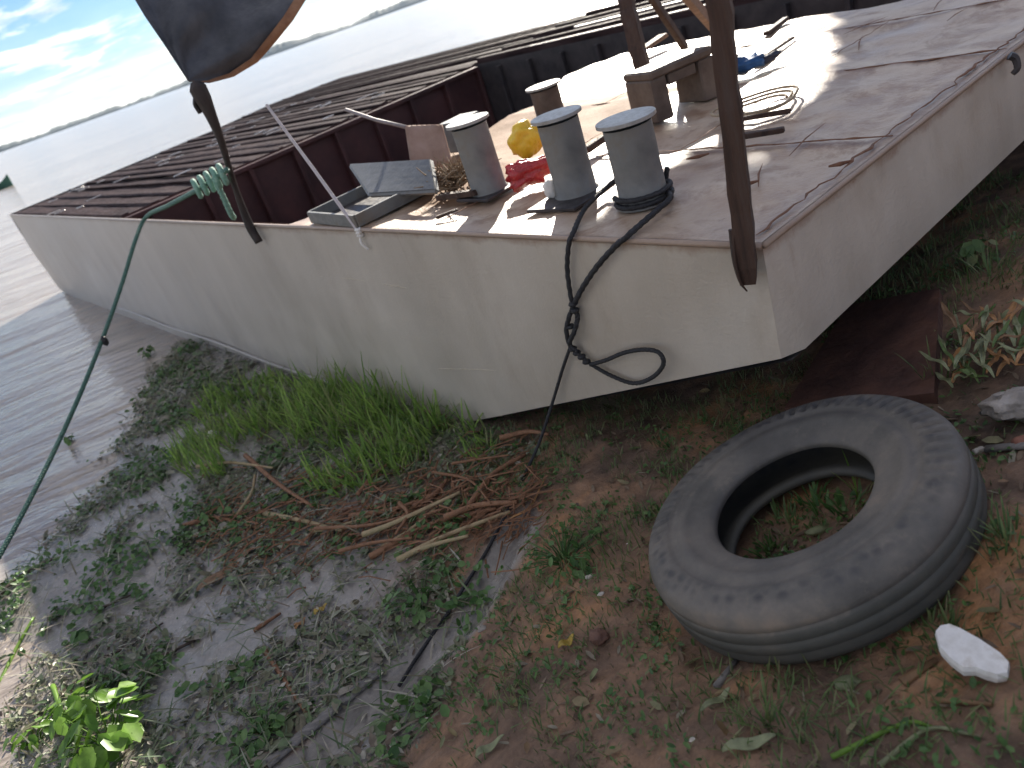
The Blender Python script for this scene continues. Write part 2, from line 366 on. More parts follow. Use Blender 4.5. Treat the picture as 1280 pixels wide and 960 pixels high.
MT['hem'] = simple('orange_hem', (.20, .09, .045), (.30, .15, .075), 12, .7, .4, .004)
MT['rope_green'] = simple('green_rope', (.09, .24, .18), (.20, .36, .29), 60, .7, .6, .003, c3=(.33, .45, .36))
MT['rope_black'] = simple('black_rope', (.012, .012, .014), (.03, .03, .033), 60, .6, .6, .003)
MT['rope_tan'] = simple('tan_rope', (.28, .22, .15), (.40, .33, .24), 60, .7, .6, .003)
MT['yellow'] = simple('yellow_plastic', (.70, .42, .02), (.85, .58, .04), 9, .35, .6, .01, spec=.5)
MT['red'] = simple('red_plastic', (.32, .015, .02), (.50, .03, .035), 9, .28, .6, .01, spec=.6)
MT['blue'] = simple('blue_cloth', (.012, .06, .17), (.03, .12, .30), 12, .55, .6, .01)
MT['navy'] = simple('navy_cloth', (.008, .012, .03), (.02, .028, .055), 12, .6, .6, .01)
MT['bluegrey'] = simple('blue_grey_paint', (.085, .095, .105), (.12, .13, .14), 8, .5, .3, .004)
MT['rubber'] = None
MT['foam'] = simple('white_foam', (.60, .57, .52), (.76, .74, .70), 18, .7, .4, .003, c3=(.48, .42, .34))
MT['concrete'] = simple('pale_concrete', (.26, .23, .20), (.42, .38, .34), 12, .85, .9, .01)
MT['chip'] = simple('dirty_chip', (.42, .37, .31), (.62, .58, .52), 60, .75, .6, .003)
MT['brick'] = simple('reddish_stone', (.20, .08, .055), (.32, .15, .10), 14, .85, .8, .008)
MT['brownstone'] = simple('brown_stone', (.10, .05, .035), (.19, .10, .07), 18, .6, .8, .008)
MT['plank_grey'] = simple('grey_board', (.13, .12, .11), (.24, .22, .20), 5, .6, .6, .006, map_scale=(2, 14, 14))
MT['slab'] = simple('rusty_slab', (.055, .030, .026), (.11, .055, .042), 5, .6, .7, .01, c3=(.16, .08, .055))
MT['deadstem'] = simple('dead_stem', (.10, .042, .022), (.25, .125, .065), 16, .7, .8, .006, c3=(.16, .08, .04))
MT['deadstem2'] = simple('straw_stem', (.20, .13, .07), (.36, .27, .15), 14, .7, .8, .005, c3=(.24, .21, .11))
MT['stick'] = simple('dark_stick', (.05, .035, .028), (.12, .085, .065), 12, .75, .6, .004)
MT['brownleaf'] = leafmat('dry_leaf', [(.18, .09, .045), (.28, .165, .085), (.13, .07, .035)], .2, .6)
MT['paleleaf'] = leafmat('pale_leaf', [(.17, .22, .10), (.30, .32, .17), (.22, .24, .15)], .25, .5)
MT['grass'] = leafmat('bright_grass', [(.14, .26, .05), (.24, .40, .08), (.35, .50, .12), (.13, .22, .05), (.36, .37, .17)], .5, .4)
MT['turf'] = leafmat('short_grass', [(.06, .12, .035), (.11, .18, .055), (.16, .23, .075), (.26, .23, .12)], .3, .5)
MT['weed'] = leafmat('weed_leaf', [(.055, .13, .035), (.095, .19, .05), (.15, .25, .08)], .3, .4)
MT['hyacinth'] = leafmat('lit_weed_leaf', [(.12, .26, .03), (.20, .36, .05), (.10, .22, .03)], .4, .35)  # sunlit copy of the weed leaf, the brightness put into its green
MT['litter'] = leafmat('mat_litter', [(.12, .18, .07), (.20, .17, .11), (.06, .11, .04), (.29, .26, .19), (.11, .19, .07), (.14, .10, .07), (.44, .41, .33), (.07, .13, .05)], .15, .5)
MT['tree_leaf'] = leafmat('tree_leaf', [(.04, .09, .02), (.07, .13, .03)], .2, .5)
MT['bark'] = simple('bark', (.10, .07, .05), (.19, .14, .10), 6, .8, .8, .02)
MT['yellowleaf'] = leafmat('yellow_leaf', [(.50, .36, .05), (.42, .28, .06)], .2, .5)
MT['orangeleaf'] = leafmat('orange_leaf', [(.50, .20, .06), (.42, .26, .12)], .2, .5)
def rubber_mat():
    m, t, b = principled('dusty_rubber', .7, .35)
    tcn = N(t, 'ShaderNodeTexCoord'); ob = tcn.outputs['Object']
    n1 = noise(t, 3.2, 7, .65, vec=ob); n2 = noise(t, 22, 6, .7, vec=ob)
    c = ramp(t, n1, [(.30, (.06, .056, .052)), (.48, (.105, .098, .088)), (.62, (.155, .138, .118)), (.74, (.23, .185, .145))])
    c = mixc(t, ramp(t, n2, [(.55, 0.0), (.75, .55)]), c, (.22, .19, .155))
    sz = N(t, 'ShaderNodeSeparateXYZ'); t.links.new(ob, sz.inputs[0]); tr_ = ramp(t, math_n(t, 'ADD', math_n(t, 'MULTIPLY', sz.outputs[2], 12.0), math_n(t, 'MULTIPLY', n2, .6)), [(.75, 1.0), (1.0, 0.0)])
    c = mixc(t, math_n(t, 'MULTIPLY', tr_, .65), c, (.055, .058, .050))
    rr_ = math_n(t, 'POWER', math_n(t, 'ADD', math_n(t, 'POWER', sz.outputs[0], 2.0), math_n(t, 'POWER', sz.outputs[1], 2.0)), .5)
    rg_ = math_n(t, 'SUBTRACT', 1.0, math_n(t, 'ABSOLUTE', math_n(t, 'MULTIPLY', math_n(t, 'SUBTRACT', rr_, .432), 26.0)), True)
    vv = N(t, 'ShaderNodeTexVoronoi'); vv.inputs['Scale'].default_value = 26; t.links.new(ob, vv.inputs['Vector'])
    c = mixc(t, math_n(t, 'MULTIPLY', math_n(t, 'MULTIPLY', rg_, ramp(t, vv.outputs['Distance'], [(.25, 1.0), (.6, .1)])), .75), c, (.035, .036, .042))  # dark cells round the shoulder paint the shade of the lug recesses
    t.links.new(c, b.inputs['Base Color']); bump(t, b, n2, .5, .003); t.links.new(ramp(t, n2, [(.3, .5), (.7, .8)]), b.inputs['Roughness'])
    return m
MT['rubber'] = rubber_mat()
def ground_mat():
    m, t, b = principled('bank_soil', .8, .4)
    at = N(t, 'ShaderNodeAttribute'); at.attribute_name = 'wet'; wet = at.outputs['Fac']
    g = N(t, 'ShaderNodeNewGeometry'); pos = g.outputs['Position']
    n1 = noise(t, 1.7, 7, .65, vec=pos); n2 = noise(t, 9, 8, .7, vec=pos); n3 = noise(t, 55, 5, .65, vec=pos)
    soil = ramp(t, n1, [(.36, (.10, .07, .05)), (.48, (.19, .12, .08)), (.56, (.27, .16, .095)), (.66, (.40, .20, .09))])
    soil = mixc(t, 1, soil, ramp(t, n2, [(.3, .6), (.7, 1.45)]), 'MULTIPLY')
    peb = ramp(t, n3, [(.64, 0.0), (.70, .6)]); soil = mixc(t, peb, soil, (.30, .24, .18))
    mud = ramp(t, n2, [(.3, (.15, .135, .12)), (.7, (.32, .295, .265))])
    c = mixc(t, wet, soil, mud); t.links.new(c, b.inputs['Base Color'])
    rw = ramp(t, n2, [(.42, .07), (.66, .38)]); t.links.new(mixc(t, wet, .9, rw), b.inputs['Roughness'])
    h = mixc(t, .35, n2, n3); bn = bump(t, b, h, .8, .025)
    t.links.new(mixc(t, wet, .9, .35), bn.inputs['Strength'])
    return m
def water_mat():
    m, t, b = principled('river_water', .10, .5)
    g = N(t, 'ShaderNodeNewGeometry'); pos = g.outputs['Position']
    n0 = noise(t, .05, 4, .5, vec=pos, map_scale=(1, 2.0, 1)); t.links.new(ramp(t, n0, [(.3, (.26, .22, .185)), (.7, (.34, .295, .255))]), b.inputs['Base Color'])
    b.inputs['IOR'].default_value = 1.45
    mp = N(t, 'ShaderNodeMapping'); mp.inputs['Rotation'].default_value = (0, 0, math.radians(-12)); t.links.new(pos, mp.inputs[0]); v = mp.outputs[0]
    a = noise(t, .9, 4, .55, vec=v, map_scale=(.8, 2.2, 1)); c = noise(t, 4.5, 4, .55, vec=v, map_scale=(.7, 1.8, 1)); d = noise(t, .22, 3, .5, vec=v, map_scale=(.6, 2.2, 1))
    h = math_n(t, 'ADD', math_n(t, 'ADD', math_n(t, 'MULTIPLY', a, .10), math_n(t, 'MULTIPLY', c, .022)), math_n(t, 'MULTIPLY', d, .25))
    bump(t, b, h, 1.0, 1.0); b.inputs['Roughness'].default_value = .16
    return m

# ------------------------------------------------------------------ setting: ground, water, far shore
def axis(lo, hi, step, far):
    a = list(np.arange(lo, hi + 1e-6, step)); k = step; x = hi
    while x < far: k *= 1.35; x += k; a.append(x)
    k = step; x = lo; pre = []
    while x > -far: k *= 1.35; x -= k; pre.append(x)
    return np.array(pre[::-1] + a)
xs = axis(-4.6, 3.2, .028, 4000); ys = axis(.5, 8.2, .03, 4000)
XX, YY = np.meshgrid(xs, ys, indexing='ij'); ZZ = gz(XX, YY)
wet = np.clip(1 - sstep(-2.40, -2.20, ZZ + fbm(XX * 2.2, YY * 2.2, 4, 31) * .22), 0, 1)
wet = np.maximum(wet, 1 - sstep(.09, .17, dline(XX, YY, CH) + fbm(XX * 5, YY * 5, 3, 3) * .08))
m_, n_ = XX.shape
I = (np.arange(m_ - 1)[:, None] * n_ + np.arange(n_ - 1)[None, :]).ravel()
me = bpy.data.meshes.new('ground'); Vg = np.stack([XX, YY, ZZ], -1).reshape(-1, 3)
me.from_pydata(Vg.tolist(), [], np.stack([I, I + n_, I + n_ + 1, I + 1], 1).tolist()); me.update()
at = me.attributes.new('wet', 'FLOAT', 'POINT'); at.data.foreach_set('value', wet.ravel().astype(np.float32))
me.polygons.foreach_set('use_smooth', [True] * len(me.polygons)); me.materials.append(ground_mat())
go = bpy.data.objects.new('ground', me); COL.objects.link(go); tag(go, kind='structure')

g = Geo(); R_ = 6000
g.add([(-R_, -R_, WZ), (R_, -R_, WZ), (R_, R_, WZ), (-R_, R_, WZ)], [(0, 1, 2, 3)])
wo = g.build('river', water_mat()); tag(wo, kind='structure')

# far wooded shore across the river
g = Geo(); P = []
for i in range(700):
    az = math.radians(-75 + 150 * i / 699); d = 1500 + 160 * math.sin(az * 3)
    h = 5 + 4 * (vnoise(i * .35, 1., 2) - .3) + 2.5 * (vnoise(i * 1.7, 3., 4) - .5) + 10 * float(sstep(math.radians(-16), math.radians(-6), az)) * vnoise(i * .12, 5., 6)
    for dd, zz_ in ((0, WZ - .5), (0, WZ + .35 * h), (14, WZ + .85 * h), (32, WZ + h), (90, WZ + .8 * h), (110, WZ - .5)):
        P.append((math.sin(az) * (d + dd), math.cos(az) * (d + dd), zz_))
g.grid(np.array(P).reshape(700, 6, 3))
fs = g.build('far_shore', simple('far_trees', (.02, .035, .03), (.03, .05, .04), .05, .9, .2, .5)); tag(fs, 'low wooded far bank along the horizon', 'shore', kind='structure')

# haze
g = Geo().box((0, 600, 25), (4400, 3400, 58)); mh = bpy.data.materials.new('haze_air'); mh.use_nodes = True
th = mh.node_tree; th.nodes.clear(); ho = N(th, 'ShaderNodeOutputMaterial'); pv = N(th, 'ShaderNodeVolumePrincipled')
pv.inputs['Color'].default_value = (.62, .76, .95, 1); pv.inputs['Density'].default_value = 0.00012; pv.inputs['Anisotropy'].default_value = 0.2
th.links.new(pv.outputs[0], ho.inputs['Volume'])
HAZE = True
if HAZE:
    hz = g.build('haze', mh); tag(hz, kind='stuff')

# ------------------------------------------------------------------ barge
def lerp_(a, b, t): return a + (b - a) * t
ANG = math.atan2(.552, .834)
C0 = np.array([.926, 2.342, -1.0]); Uv = np.array([-math.sin(ANG), math.cos(ANG), 0]); Vv = np.array([math.cos(ANG), math.sin(ANG), 0])
def loc(p):                    # world -> barge local (across, along, up)
    d = np.array(p) - C0; return np.array([d @ Vv, d @ Uv, d[2]])
def wor(c, a, z=0.0): return C0 + Vv * c + Uv * a + np.array([0, 0, z])
def D(px, py, z=0.0): return loc(onz(px, py, -1.0 + z))      # deck-plane point, local
def Dw(px, py, z=0.0): return onz(px, py, -1.0 + z)
def HS(px, py, off=.02):      # point on the near side plane, pushed off by off towards the bank (world)
    r = ray(px, py); p0 = C0 - Vv * off; return r * ((Vv @ p0) / (Vv @ r))
barge = empty('barge', C0, 'long steel barge with pale hull and dark open hold, nosed onto the muddy bank', 'barge', rz=ANG)

def sd(a): # hull foot profile: z of bottom edge at along a
    return np.interp(a, [0, 2.95, 3.6, 13.9, 14.7, 15.1], [-.445, -1.54, -1.62, -1.62, -1.42, -.70])
aa = np.unique(np.r_[np.linspace(0, 15.1, 200), 14.7]); NZ = 14
P = np.zeros((len(aa), NZ, 3))
for i, a in enumerate(aa):
    z0 = sd(a); zt = -.006
    for j in range(NZ):
        z = zt + (z0 - zt) * j / (NZ - 1); e = math.sin(math.pi * j / (NZ - 1))
        fr = abs(math.sin(math.pi * a / .55)) ** .7
        c = e * (.009 * fr * (1 if a > 2.5 else a / 2.5) + .05 * (float(vnoise(a * .9, z * 1.5, 8)) - .5) * (.3 if a < 2 else 1))
        P[i, j] = (c, a, z)
g = Geo().grid(P[::-1]); o = g.build('hull_side', MT['hull'], barge, True)
cc_ = np.linspace(0, 8.3, 100); P = np.zeros((len(cc_), 8, 3))
for i, c in enumerate(cc_):
    for j in range(8):
        z = -.006 - (.445 - .006) * j / 7; e = math.sin(math.pi * j / 7)
        P[i, j] = (c, -.045 * j / 7 + e * .03 * (float(vnoise(c * 1.2, z * 3, 12)) - .45) - 0.0, z)
P[0, :, 0] = 0; P[0, :, 1] = [-.0 * j / 7 for j in range(8)]
Geo().grid(P).build('bow_plate', MT['hull'], barge, True)
g = Geo()
for (a0, z0), (a1, z1) in zip([(-.04, -.447), (2.95, -1.54), (3.6, -1.62), (13.9, -1.62), (14.7, -1.42), (15.1, -.70)][:-1], [(2.95, -1.54), (3.6, -1.62), (13.9, -1.62), (14.7, -1.42), (15.1, -.70)]):
    g.add([(0.004, a0, z0), (8.3, a0, z0), (8.3, a1, z1), (0.004, a1, z1)], [(0, 1, 2, 3)])
g.add([(8.3, 0, -.01), (8.3, -.04, -.447), (8.3, 2.95, -1.54), (8.3, 3.6, -1.62), (8.3, 13.9, -1.62), (8.3, 14.7, -1.42), (8.3, 16.8, -.70), (8.3, 16.8, -.01)], [tuple(range(8))])
g.add([(0.004, 15.1, -.006), (4.3, 15.95, -.006), (6.5, 17.2, -.006), (8.3, 16.8, -.006), (8.3, 16.8, -.7), (6.5, 17.2, -.7), (4.3, 15.95, -.7), (.004, 15.1, -.7), (8.3, 14.7, -1.42), (.004, 14.7, -1.42)],
      [(0, 1, 6, 7), (1, 2, 5, 6), (2, 3, 4, 5), (7, 6, 5, 4, 8, 9)])
g.build('hull_bottom', MT['black_steel'], barge)

# foredeck, dented plate grid
def Aend(c): return np.interp(c, [0, 2.4, 3.4, 4.0], [3.6, 3.6, 4.2, 4.0])
cs = np.linspace(0, 4.0, 90); P = np.zeros((90, 80, 3))
for i, c in enumerate(cs):
    for j in range(80):
        a = Aend(c) * j / 79; ed = min(1, c / .15, a / .15)
        pl = abs(math.sin(math.pi * (c - .98) / 1.13)) ** .5
        z = -.02 * pl * ed + .075 * float(fbm(np.array([c * 1.9]), np.array([a * 1.9]), 4, 21)[0]) * ed
        P[i, j] = (c, a, z)
Geo().grid(P).build('foredeck', MT['deck'], barge, True)
g = Geo()     # raised weld seams and plate laps
def bead(g, c0, a0, c1, a1, r=.009, wob=.006, hz=.002):
    n = max(6, int(math.hypot(c1 - c0, a1 - a0) / .05)); p = []
    for k in range(n + 1):
        t = k / n; p.append((c0 + (c1 - c0) * t + rng.normal(0, wob), a0 + (a1 - a0) * t + rng.normal(0, wob), hz))
    g.tube(p, np.clip(.55 * r * (1 + rng.normal(0, .4, n + 1)), .002, None), 6, ry=.5)
bead(g, .98, .02, .98, 1.9, .010); bead(g, 2.11, .02, 2.11, 3.4, .012); bead(g, 3.24, .02, 3.24, 3.9, .010)
bead(g, .05, .055, 3.95, .055, .010, .008)
bead(g, 1.0, 1.06, 3.2, 1.06, .005); bead(g, 2.11, 2.55, 3.9, 2.55, .006); bead(g, .1, 1.95, 2.1, 1.95, .006)
g.build('weld_seam', MT['rust'], barge)
g = Geo()
for k in range(12):
    c, a = rng.uniform(.1, 3.8), rng.uniform(.05, .9) if k % 2 else rng.uniform(.1, 3.2)
    th_ = rng.uniform(-.5, .5); L = rng.uniform(.05, .22)
    g.tube([(c - L * math.cos(th_), a - L * math.sin(th_), .003), (c, a + .01, .005), (c + L * math.cos(th_), a + L * math.sin(th_), .003)], [.002, .005, .001], 5, ry=.5)
o = g.build('rust_scab', MT['rust'], barge); o['kind'] = 'stuff'
g = Geo()
g.tube([(-.004, a, -.012) for a in np.linspace(-.0, 15.05, 60)], .013, 6); g.build('gunwale', MT['hull'], barge, True)
g = Geo(); g.tube([(c, -.004, -.012) for c in np.linspace(0, 8.3, 40)], .012, 6); g.build('bow_edge', MT['hull'], barge, True)
g = Geo(); g.tube([(-.012, a, -1.38 + .012 * math.sin(a * 2.1)) for a in np.linspace(3.9, 10.5, 50)], .016, 6)
g.build('chine_rail', MT['hull'], barge, True)

# hold
HF = -1.15; BA = 7.9; HC = 5.35
g = Geo().add([(.04, 2.15, HF), (HC, 2.15, HF), (HC, BA, HF), (.04, BA, HF)], [(0, 1, 2, 3)]).add([(3.98, .1, -.42), (HC, .1, -.42), (HC, 2.15, HF), (3.98, 2.15, HF)], [(0, 1, 2, 3)]); g.build('hold_floor', MT['maroon'], barge)
g = Geo().add([(.04, BA, HF), (HC, BA, HF), (HC, BA, -.002), (.04, BA, -.002)], [(0, 1, 2, 3)])
g.build('bulkhead', MT['maroon'], barge)
g = Geo()
for c in np.arange(.35, HC, .62):
    g.box((c, BA - .05, (HF - .07) / 2), (.055, .09, -HF - .08), bev=.006)
g.box((HC / 2, BA - .03, -.05), (HC - .05, .14, .055), bev=.01)
g.build('bulkhead_stiffener', MT['maroon'], barge)
g = Geo().add([(HC, .1, -.42), (HC, 2.15, HF), (HC, BA, HF), (HC, BA, -.002), (HC, .1, -.002)], [(0, 1, 2, 3, 4)])
for a in np.arange(2.4, BA, .62): g.box((HC - .04, a, HF / 2 - .03), (.07, .05, -HF - .08), bev=.006)
g.build('hold_wall', MT['black_steel'], barge)
g = Geo().add([(0.04, 3.58, HF), (2.4, 3.58, HF), (2.4, 3.58, -.03), (.04, 3.58, -.03)], [(0, 1, 2, 3)])
g.add([(2.4, 3.58, HF), (3.4, 4.18, HF), (4.0, 3.98, HF), (3.98, 2.15, HF), (2.4, 3.58, -.03), (3.4, 4.18, -.03), (4.0, 3.98, -.03), (3.98, 2.15, -.03)], [(0, 1, 5, 4), (1, 2, 6, 5), (2, 3, 7, 6)])
g.add([(3.98, .1, -.42), (3.98, 2.15, HF), (3.98, 2.15, -.03), (3.98, .1, -.03)], [(0, 1, 2, 3)])
g.add([(.04, 3.6, HF), (.04, BA, HF), (.04, BA, -.01), (.04, 3.6, -.01)], [(0, 1, 2, 3)])
g.build('hold_inner_wall', MT['maroon'], barge)
# aft deck and far side deck
STC = [0, 1.9, 4.3, 6.5, 8.3]; STA = [15.1, 15.3, 15.95, 17.2, 16.8]
cs = np.linspace(0.0, 8.3, 60); P = np.zeros((60, 40, 3))
for i, c in enumerate(cs):
    for j in range(40):
        a = BA + (np.interp(c, STC, STA) - BA) * j / 39
        P[i, j] = (c, a, .03 * float(fbm(np.array([c * .9]), np.array([a * .9]), 3, 41)[0]) - .03)
Geo().grid(P).build('aft_deck', MT['brown_deck'], barge, True)
g = Geo()
for c in np.arange(.12, 8.2, .33):
    e = np.interp(c, STC, STA) - .1; w = rng.uniform(.05, .16)
    for a0, a1 in ((BA + .06, e),):
        g.box((c + rng.normal(0, .01), (a0 + a1) / 2, -.012 + rng.uniform(-.015, .012)), (w, a1 - a0, .036), R=None, jit=.005, bev=.015)
o = g.build('deck_rib', MT['brown_deck'], barge)
g = Geo()
for k in range(44):
    c = rng.uniform(.05, 5.5); a = rng.uniform(BA + .1, 14.5); L = rng.uniform(.10, .28)
    g.box((c, a, .022 + rng.uniform(0, .006)), (L, rng.uniform(.02, .045), .012), bev=.005, R=Matrix.Rotation(rng.normal(0, .12), 3, 'Z'))
o = g.build('glint_bar', simple('glint_steel', (.45, .42, .40), (.62, .60, .58), 14, .28, .3, .003, spec=.6, metallic=.6), barge); o['kind'] = 'stuff'  # added pale bars; their bright colour paints the glints on the aft deck
cs = np.linspace(HC, 8.3, 24); P = np.zeros((24, 40, 3))
for i, c in enumerate(cs):
    for j in range(40): P[i, j] = (c, (BA - .002) * j / 39, .02 * float(fbm(np.array([c * .9]), np.array([j * .2]), 3, 44)[0]) - .012)
Geo().grid(P).build('side_deck', MT['brown_deck'], barge, True)
g = Geo()
for c in (HC + .05, HC + .55, HC + 1.2, HC + 1.7, HC + 2.4): g.box((c, BA / 2, .03), (.09, BA - .1, .09), bev=.012, jit=.003)
g.build('side_deck_rib', MT['brown_deck'], barge)
g = Geo()
for c, w in ((HC + .02, .025), (HC + .9, .06)): g.box((c, 4.0, .062), (w, 5.4, .03), bev=.006)
g.build('pale_rail', MT['hull'], barge)

# bollards (welded on)
def bollard(px, py, h, r, plate=None, capm=MT['cap'], body=MT['grey_steel'], rz=0):
    p = D(px, py)
    b = Geo().lathe([(r * 1.16, 0), (r * 1.16, .012), (r, .022), (r * .985, h * .4), (r * .99, h - .03)], 36).build('bollard', body, barge, True)
    b.location = p; b.rotation_euler = (0, 0, rz)
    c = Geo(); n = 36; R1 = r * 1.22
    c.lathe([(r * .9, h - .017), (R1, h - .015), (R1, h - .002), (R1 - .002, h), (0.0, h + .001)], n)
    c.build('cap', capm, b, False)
    if plate:
        Geo().box((plate[0], plate[1], .006), (plate[2], plate[3], .018), R=Matrix.Rotation(plate[4], 3, 'Z'), bev=.004).build('base_plate', MT['black_steel'], b)
    return b
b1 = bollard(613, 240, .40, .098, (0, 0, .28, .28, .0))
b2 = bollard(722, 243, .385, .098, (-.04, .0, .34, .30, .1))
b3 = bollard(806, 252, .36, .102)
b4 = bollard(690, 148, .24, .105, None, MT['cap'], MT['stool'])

mpale = simple('scratch', (.40, .34, .25), (.50, .44, .34), 30, .6)
for q in (((400, 345), (450, 350), (508, 360)), ((548, 461), (600, 462), (664, 466)), ((388, 476), (398, 474), (410, 468))):
    g = Geo().tube(spline([loc(HS(*k_, .004 - .010)) for k_ in q], 6), [.0035] * 13, 5).build('scratch', mpale, barge)
# hatch coaming with its lid propped open
H = .075
hq = [D(391, 279), D(449, 285), D(546, 236), D(486, 232)]
hc = Geo()
for A_, B_ in zip(hq, hq[1:] + hq[:1]):
    d_ = B_ - A_; L_ = np.linalg.norm(d_[:2]); Rz = Matrix.Rotation(math.atan2(d_[1], d_[0]), 3, 'Z')
    hc.box((A_ + B_) / 2 + np.array([0, 0, H / 2 + .004]), (L_ - .004, .022, H), R=Rz, bev=.003)
hatch = hc.build('hatch', MT['grey_steel'], barge)
Geo().add([q + np.array([0, 0, .012]) for q in hq], [(0, 1, 2, 3)]).build('hatch_dark_sheet', MT['black_steel'], hatch)  # flat dark sheet standing in for the shaded depth of the open hatch
lq = [D(461, 241, .09), D(543, 236, .09), D(536, 199, .20), D(437, 205, .20)]
lc = sum(lq) / 4; nl = np.cross(lq[1] - lq[0], lq[3] - lq[0]); nl /= np.linalg.norm(nl); nl *= np.sign(nl[2])
P = np.array([[lerp_(lerp_(lq[0], lq[1], u_), lerp_(lq[3], lq[2], u_), v_) - lc for v_ in np.linspace(0, 1, 6)] for u_ in np.linspace(0, 1, 6)])
lid = Geo().grid(P); lo_ = lid.build('hatch_lid', MT['bluegrey'], hatch, False); lo_.location = lc; lo_.modifiers.new('solid', 'SOLIDIFY').thickness = .02
g = Geo()
for A_, B_ in zip(lq, lq[1:] + lq[:1]): g.tube([A_ - lc - nl * .02, B_ - lc - nl * .02], .016, 4)
g.build('lid_rim', MT['grey_steel'], lo_)
# small fittings on the plating
g = Geo().tube(spline([(0, 0, .03), (.012, -.02, .01), (.004, -.03, -.03), (-.01, -.015, -.05)], 5), np.linspace(.020, .012, 16), 7)
o = g.build('lashing_lug', MT['black_steel'], barge); o.location = loc(onz(1262, 78, -1.03))
g = Geo()
for px, py in ((872, 196), (934, 230), (1050, 205)):
    Geo().tube([D(px - 14, py + 3, .006), D(px, py, .012), D(px + 14, py - 4, .006)], [.004, .009, .004], 6).build('pad_eye', MT['rust'], barge)

# ------------------------------------------------------------------ things on the barge
def post(name, A, B, w, mat, label, cat, splint=True, n=14):
    A = np.array(A); B = np.array(B); L = np.linalg.norm(B - A); r = w / math.sqrt(2); g = Geo(); P = []; R = []
    for k in range(n + 1):
        t = k / n; P.append(A + (B - A) * t + rng.normal(0, w * .035, 3)); R.append(r * (1 + rng.normal(0, .03)) * (.82 if (k == 0 and splint) else 1))
    g.tube(P, R, 4, tw=[.25] * (n + 1)); base = A.copy()
    g.V = [tuple(np.array(v) - base) for v in g.V]
    o = g.build(name, mat); o.location = base; return tag(o, label, cat)
pb = HS(936, 352, .055); pt = HS(890, -75, .055)
p1 = empty('post', pb, 'thick dark timber post leaning over the near bow corner of the barge', 'post')
def postgeo(A, B, w, n=16, sp=.82):
    A = np.array(A, float); B = np.array(B, float); P = []; R = []
    for k in range(n + 1):
        t = k / n; P.append(A + (B - A) * t + rng.normal(0, w * .03, 3)); R.append(w / math.sqrt(2) * (1 + rng.normal(0, .03)) * (sp if k == 0 else 1))
    return Geo().tube(P, R, 4, tw=[.28] * (n + 1))
postgeo((0, 0, 0), pt - pb, .062).build('shaft', MT['timber'], p1)
g = Geo()
g.tube(spline([(-.03, -.01, .20), (-.042, -.02, .10), (-.036, -.02, .02), (-.02, -.02, -.02)]), np.linspace(.016, .006, 31), 6, ry=.5)
g.build('splinter', MT['timber'], p1)
q0 = Dw(806, 96); q1 = q0 + np.array([-.16, -.08, 1.7]); q1 = ray(772, -40) * 6.6
p2 = empty('post', q0, 'square brown timber post standing behind the stool near the far deck edge', 'post')
postgeo((0, 0, 0), q1 - q0, .105).build('shaft', MT['timber'], p2)
def beam(name, A, B, w, h, mat, label, cat, group=None):
    A = np.array(A); B = np.array(B); d = B - A; L = np.linalg.norm(d); q = Vector(d).to_track_quat('X', 'Z')
    o = Geo().box((L / 2, 0, 0), (L, w, h), bev=min(w, h) * .15, jit=.002).build(name, mat); o.location = A; o.rotation_euler = q.to_euler(); return tag(o, label, cat, group)
beam('brace', Dw(902, 46, .05), ray(838, -30) * 5.3, .05, .09, MT['timber2'], 'brown timber brace slanting up to the left behind the thick post', 'brace')
beam('brace', Dw(858, 62, .05), ray(802, -22) * 6.0, .04, .07, MT['timber'], 'thin dark brace between the two timber posts', 'brace')
beam('board', Dw(797, 66, .06), Dw(830, 44, .10), .10, .03, MT['timber2'], 'short pale brown board lying at the far deck edge by the square post', 'board')

# tarp on its pole
pb = HS(324, 303, .05); pt = HS(228, 55, .05)
pole = empty('tarp_pole', pb, 'crooked dark pole leaning on the barge side with a tarp tied at its top', 'pole')
g = Geo(); K = [HS(*q, .05) - pb for q in [(324, 303), (312, 282), (296, 240), (285, 205), (276, 175), (264, 145), (254, 124), (247, 110), (243, 103)]]
KR = [.030, .034, .022, .021, .026, .038, .055, .058, .03]; Kp = spline(K, 6); g.tube(Kp, np.interp(np.linspace(0, 8, len(Kp)), range(9), KR), 8); g.build('shaft', MT['pole'], pole, True)
g = Geo()
g.tube(spline([HS(246, 118, .08) - pb, HS(244, 130, .1) - pb, HS(250, 141, .09) - pb]), .016, 6); g.build('lashing', MT['black_steel'], pole, True)
# cloth surface: top edge out of frame, lower hem curves up to the right
hem = [(236, 101), (262, 103), (292, 96), (322, 78), (345, 52), (366, 26), (384, -4), (404, -45)]
topl = [(236, 101), (206, 55), (182, 20), (165, -8), (150, -40), (150, -60), (170, -75), (230, -85)]
P = np.zeros((22, 16, 3)); 
def l2(L, t): t = t * (len(L) - 1); i = min(int(t), len(L) - 2); f = t - i; return np.array(L[i]) * (1 - f) + np.array(L[i + 1]) * f
dc = np.linalg.norm(HS(240, 98, .05))
for i in range(22):
    for j in range(16):
        s_, t_ = i / 21, j / 15; q = l2(hem, s_) * (1 - t_) + l2(topl, s_) * t_
        d = dc + .5 * s_ * (1) + .12 * math.sin(7 * s_ + 3 * t_) * s_ + .06 * math.sin(15 * t_ + 5 * s_) * min(1, 3 * s_) + .35 * t_ * s_
        P[i, j] = ray(*q) * d
base = P[0, 0].copy()
tp = empty('tarp', base, 'dark grey tarp with curved orange hem hanging at the top left above the barge', 'tarp')
def thick(P, t=.006):
    n = np.cross(P[1:, 1:].mean((0, 1)) - P[0, 0], P[-1, 0] - P[0, -1]); n = -np.array([0, -1, .0]); g = Geo(); g.grid(P); return g
g = Geo(); g.grid(P - base); o = g.build('cloth', MT['cloth'], tp, True); md = o.modifiers.new('solid', 'SOLIDIFY'); md.thickness = .006
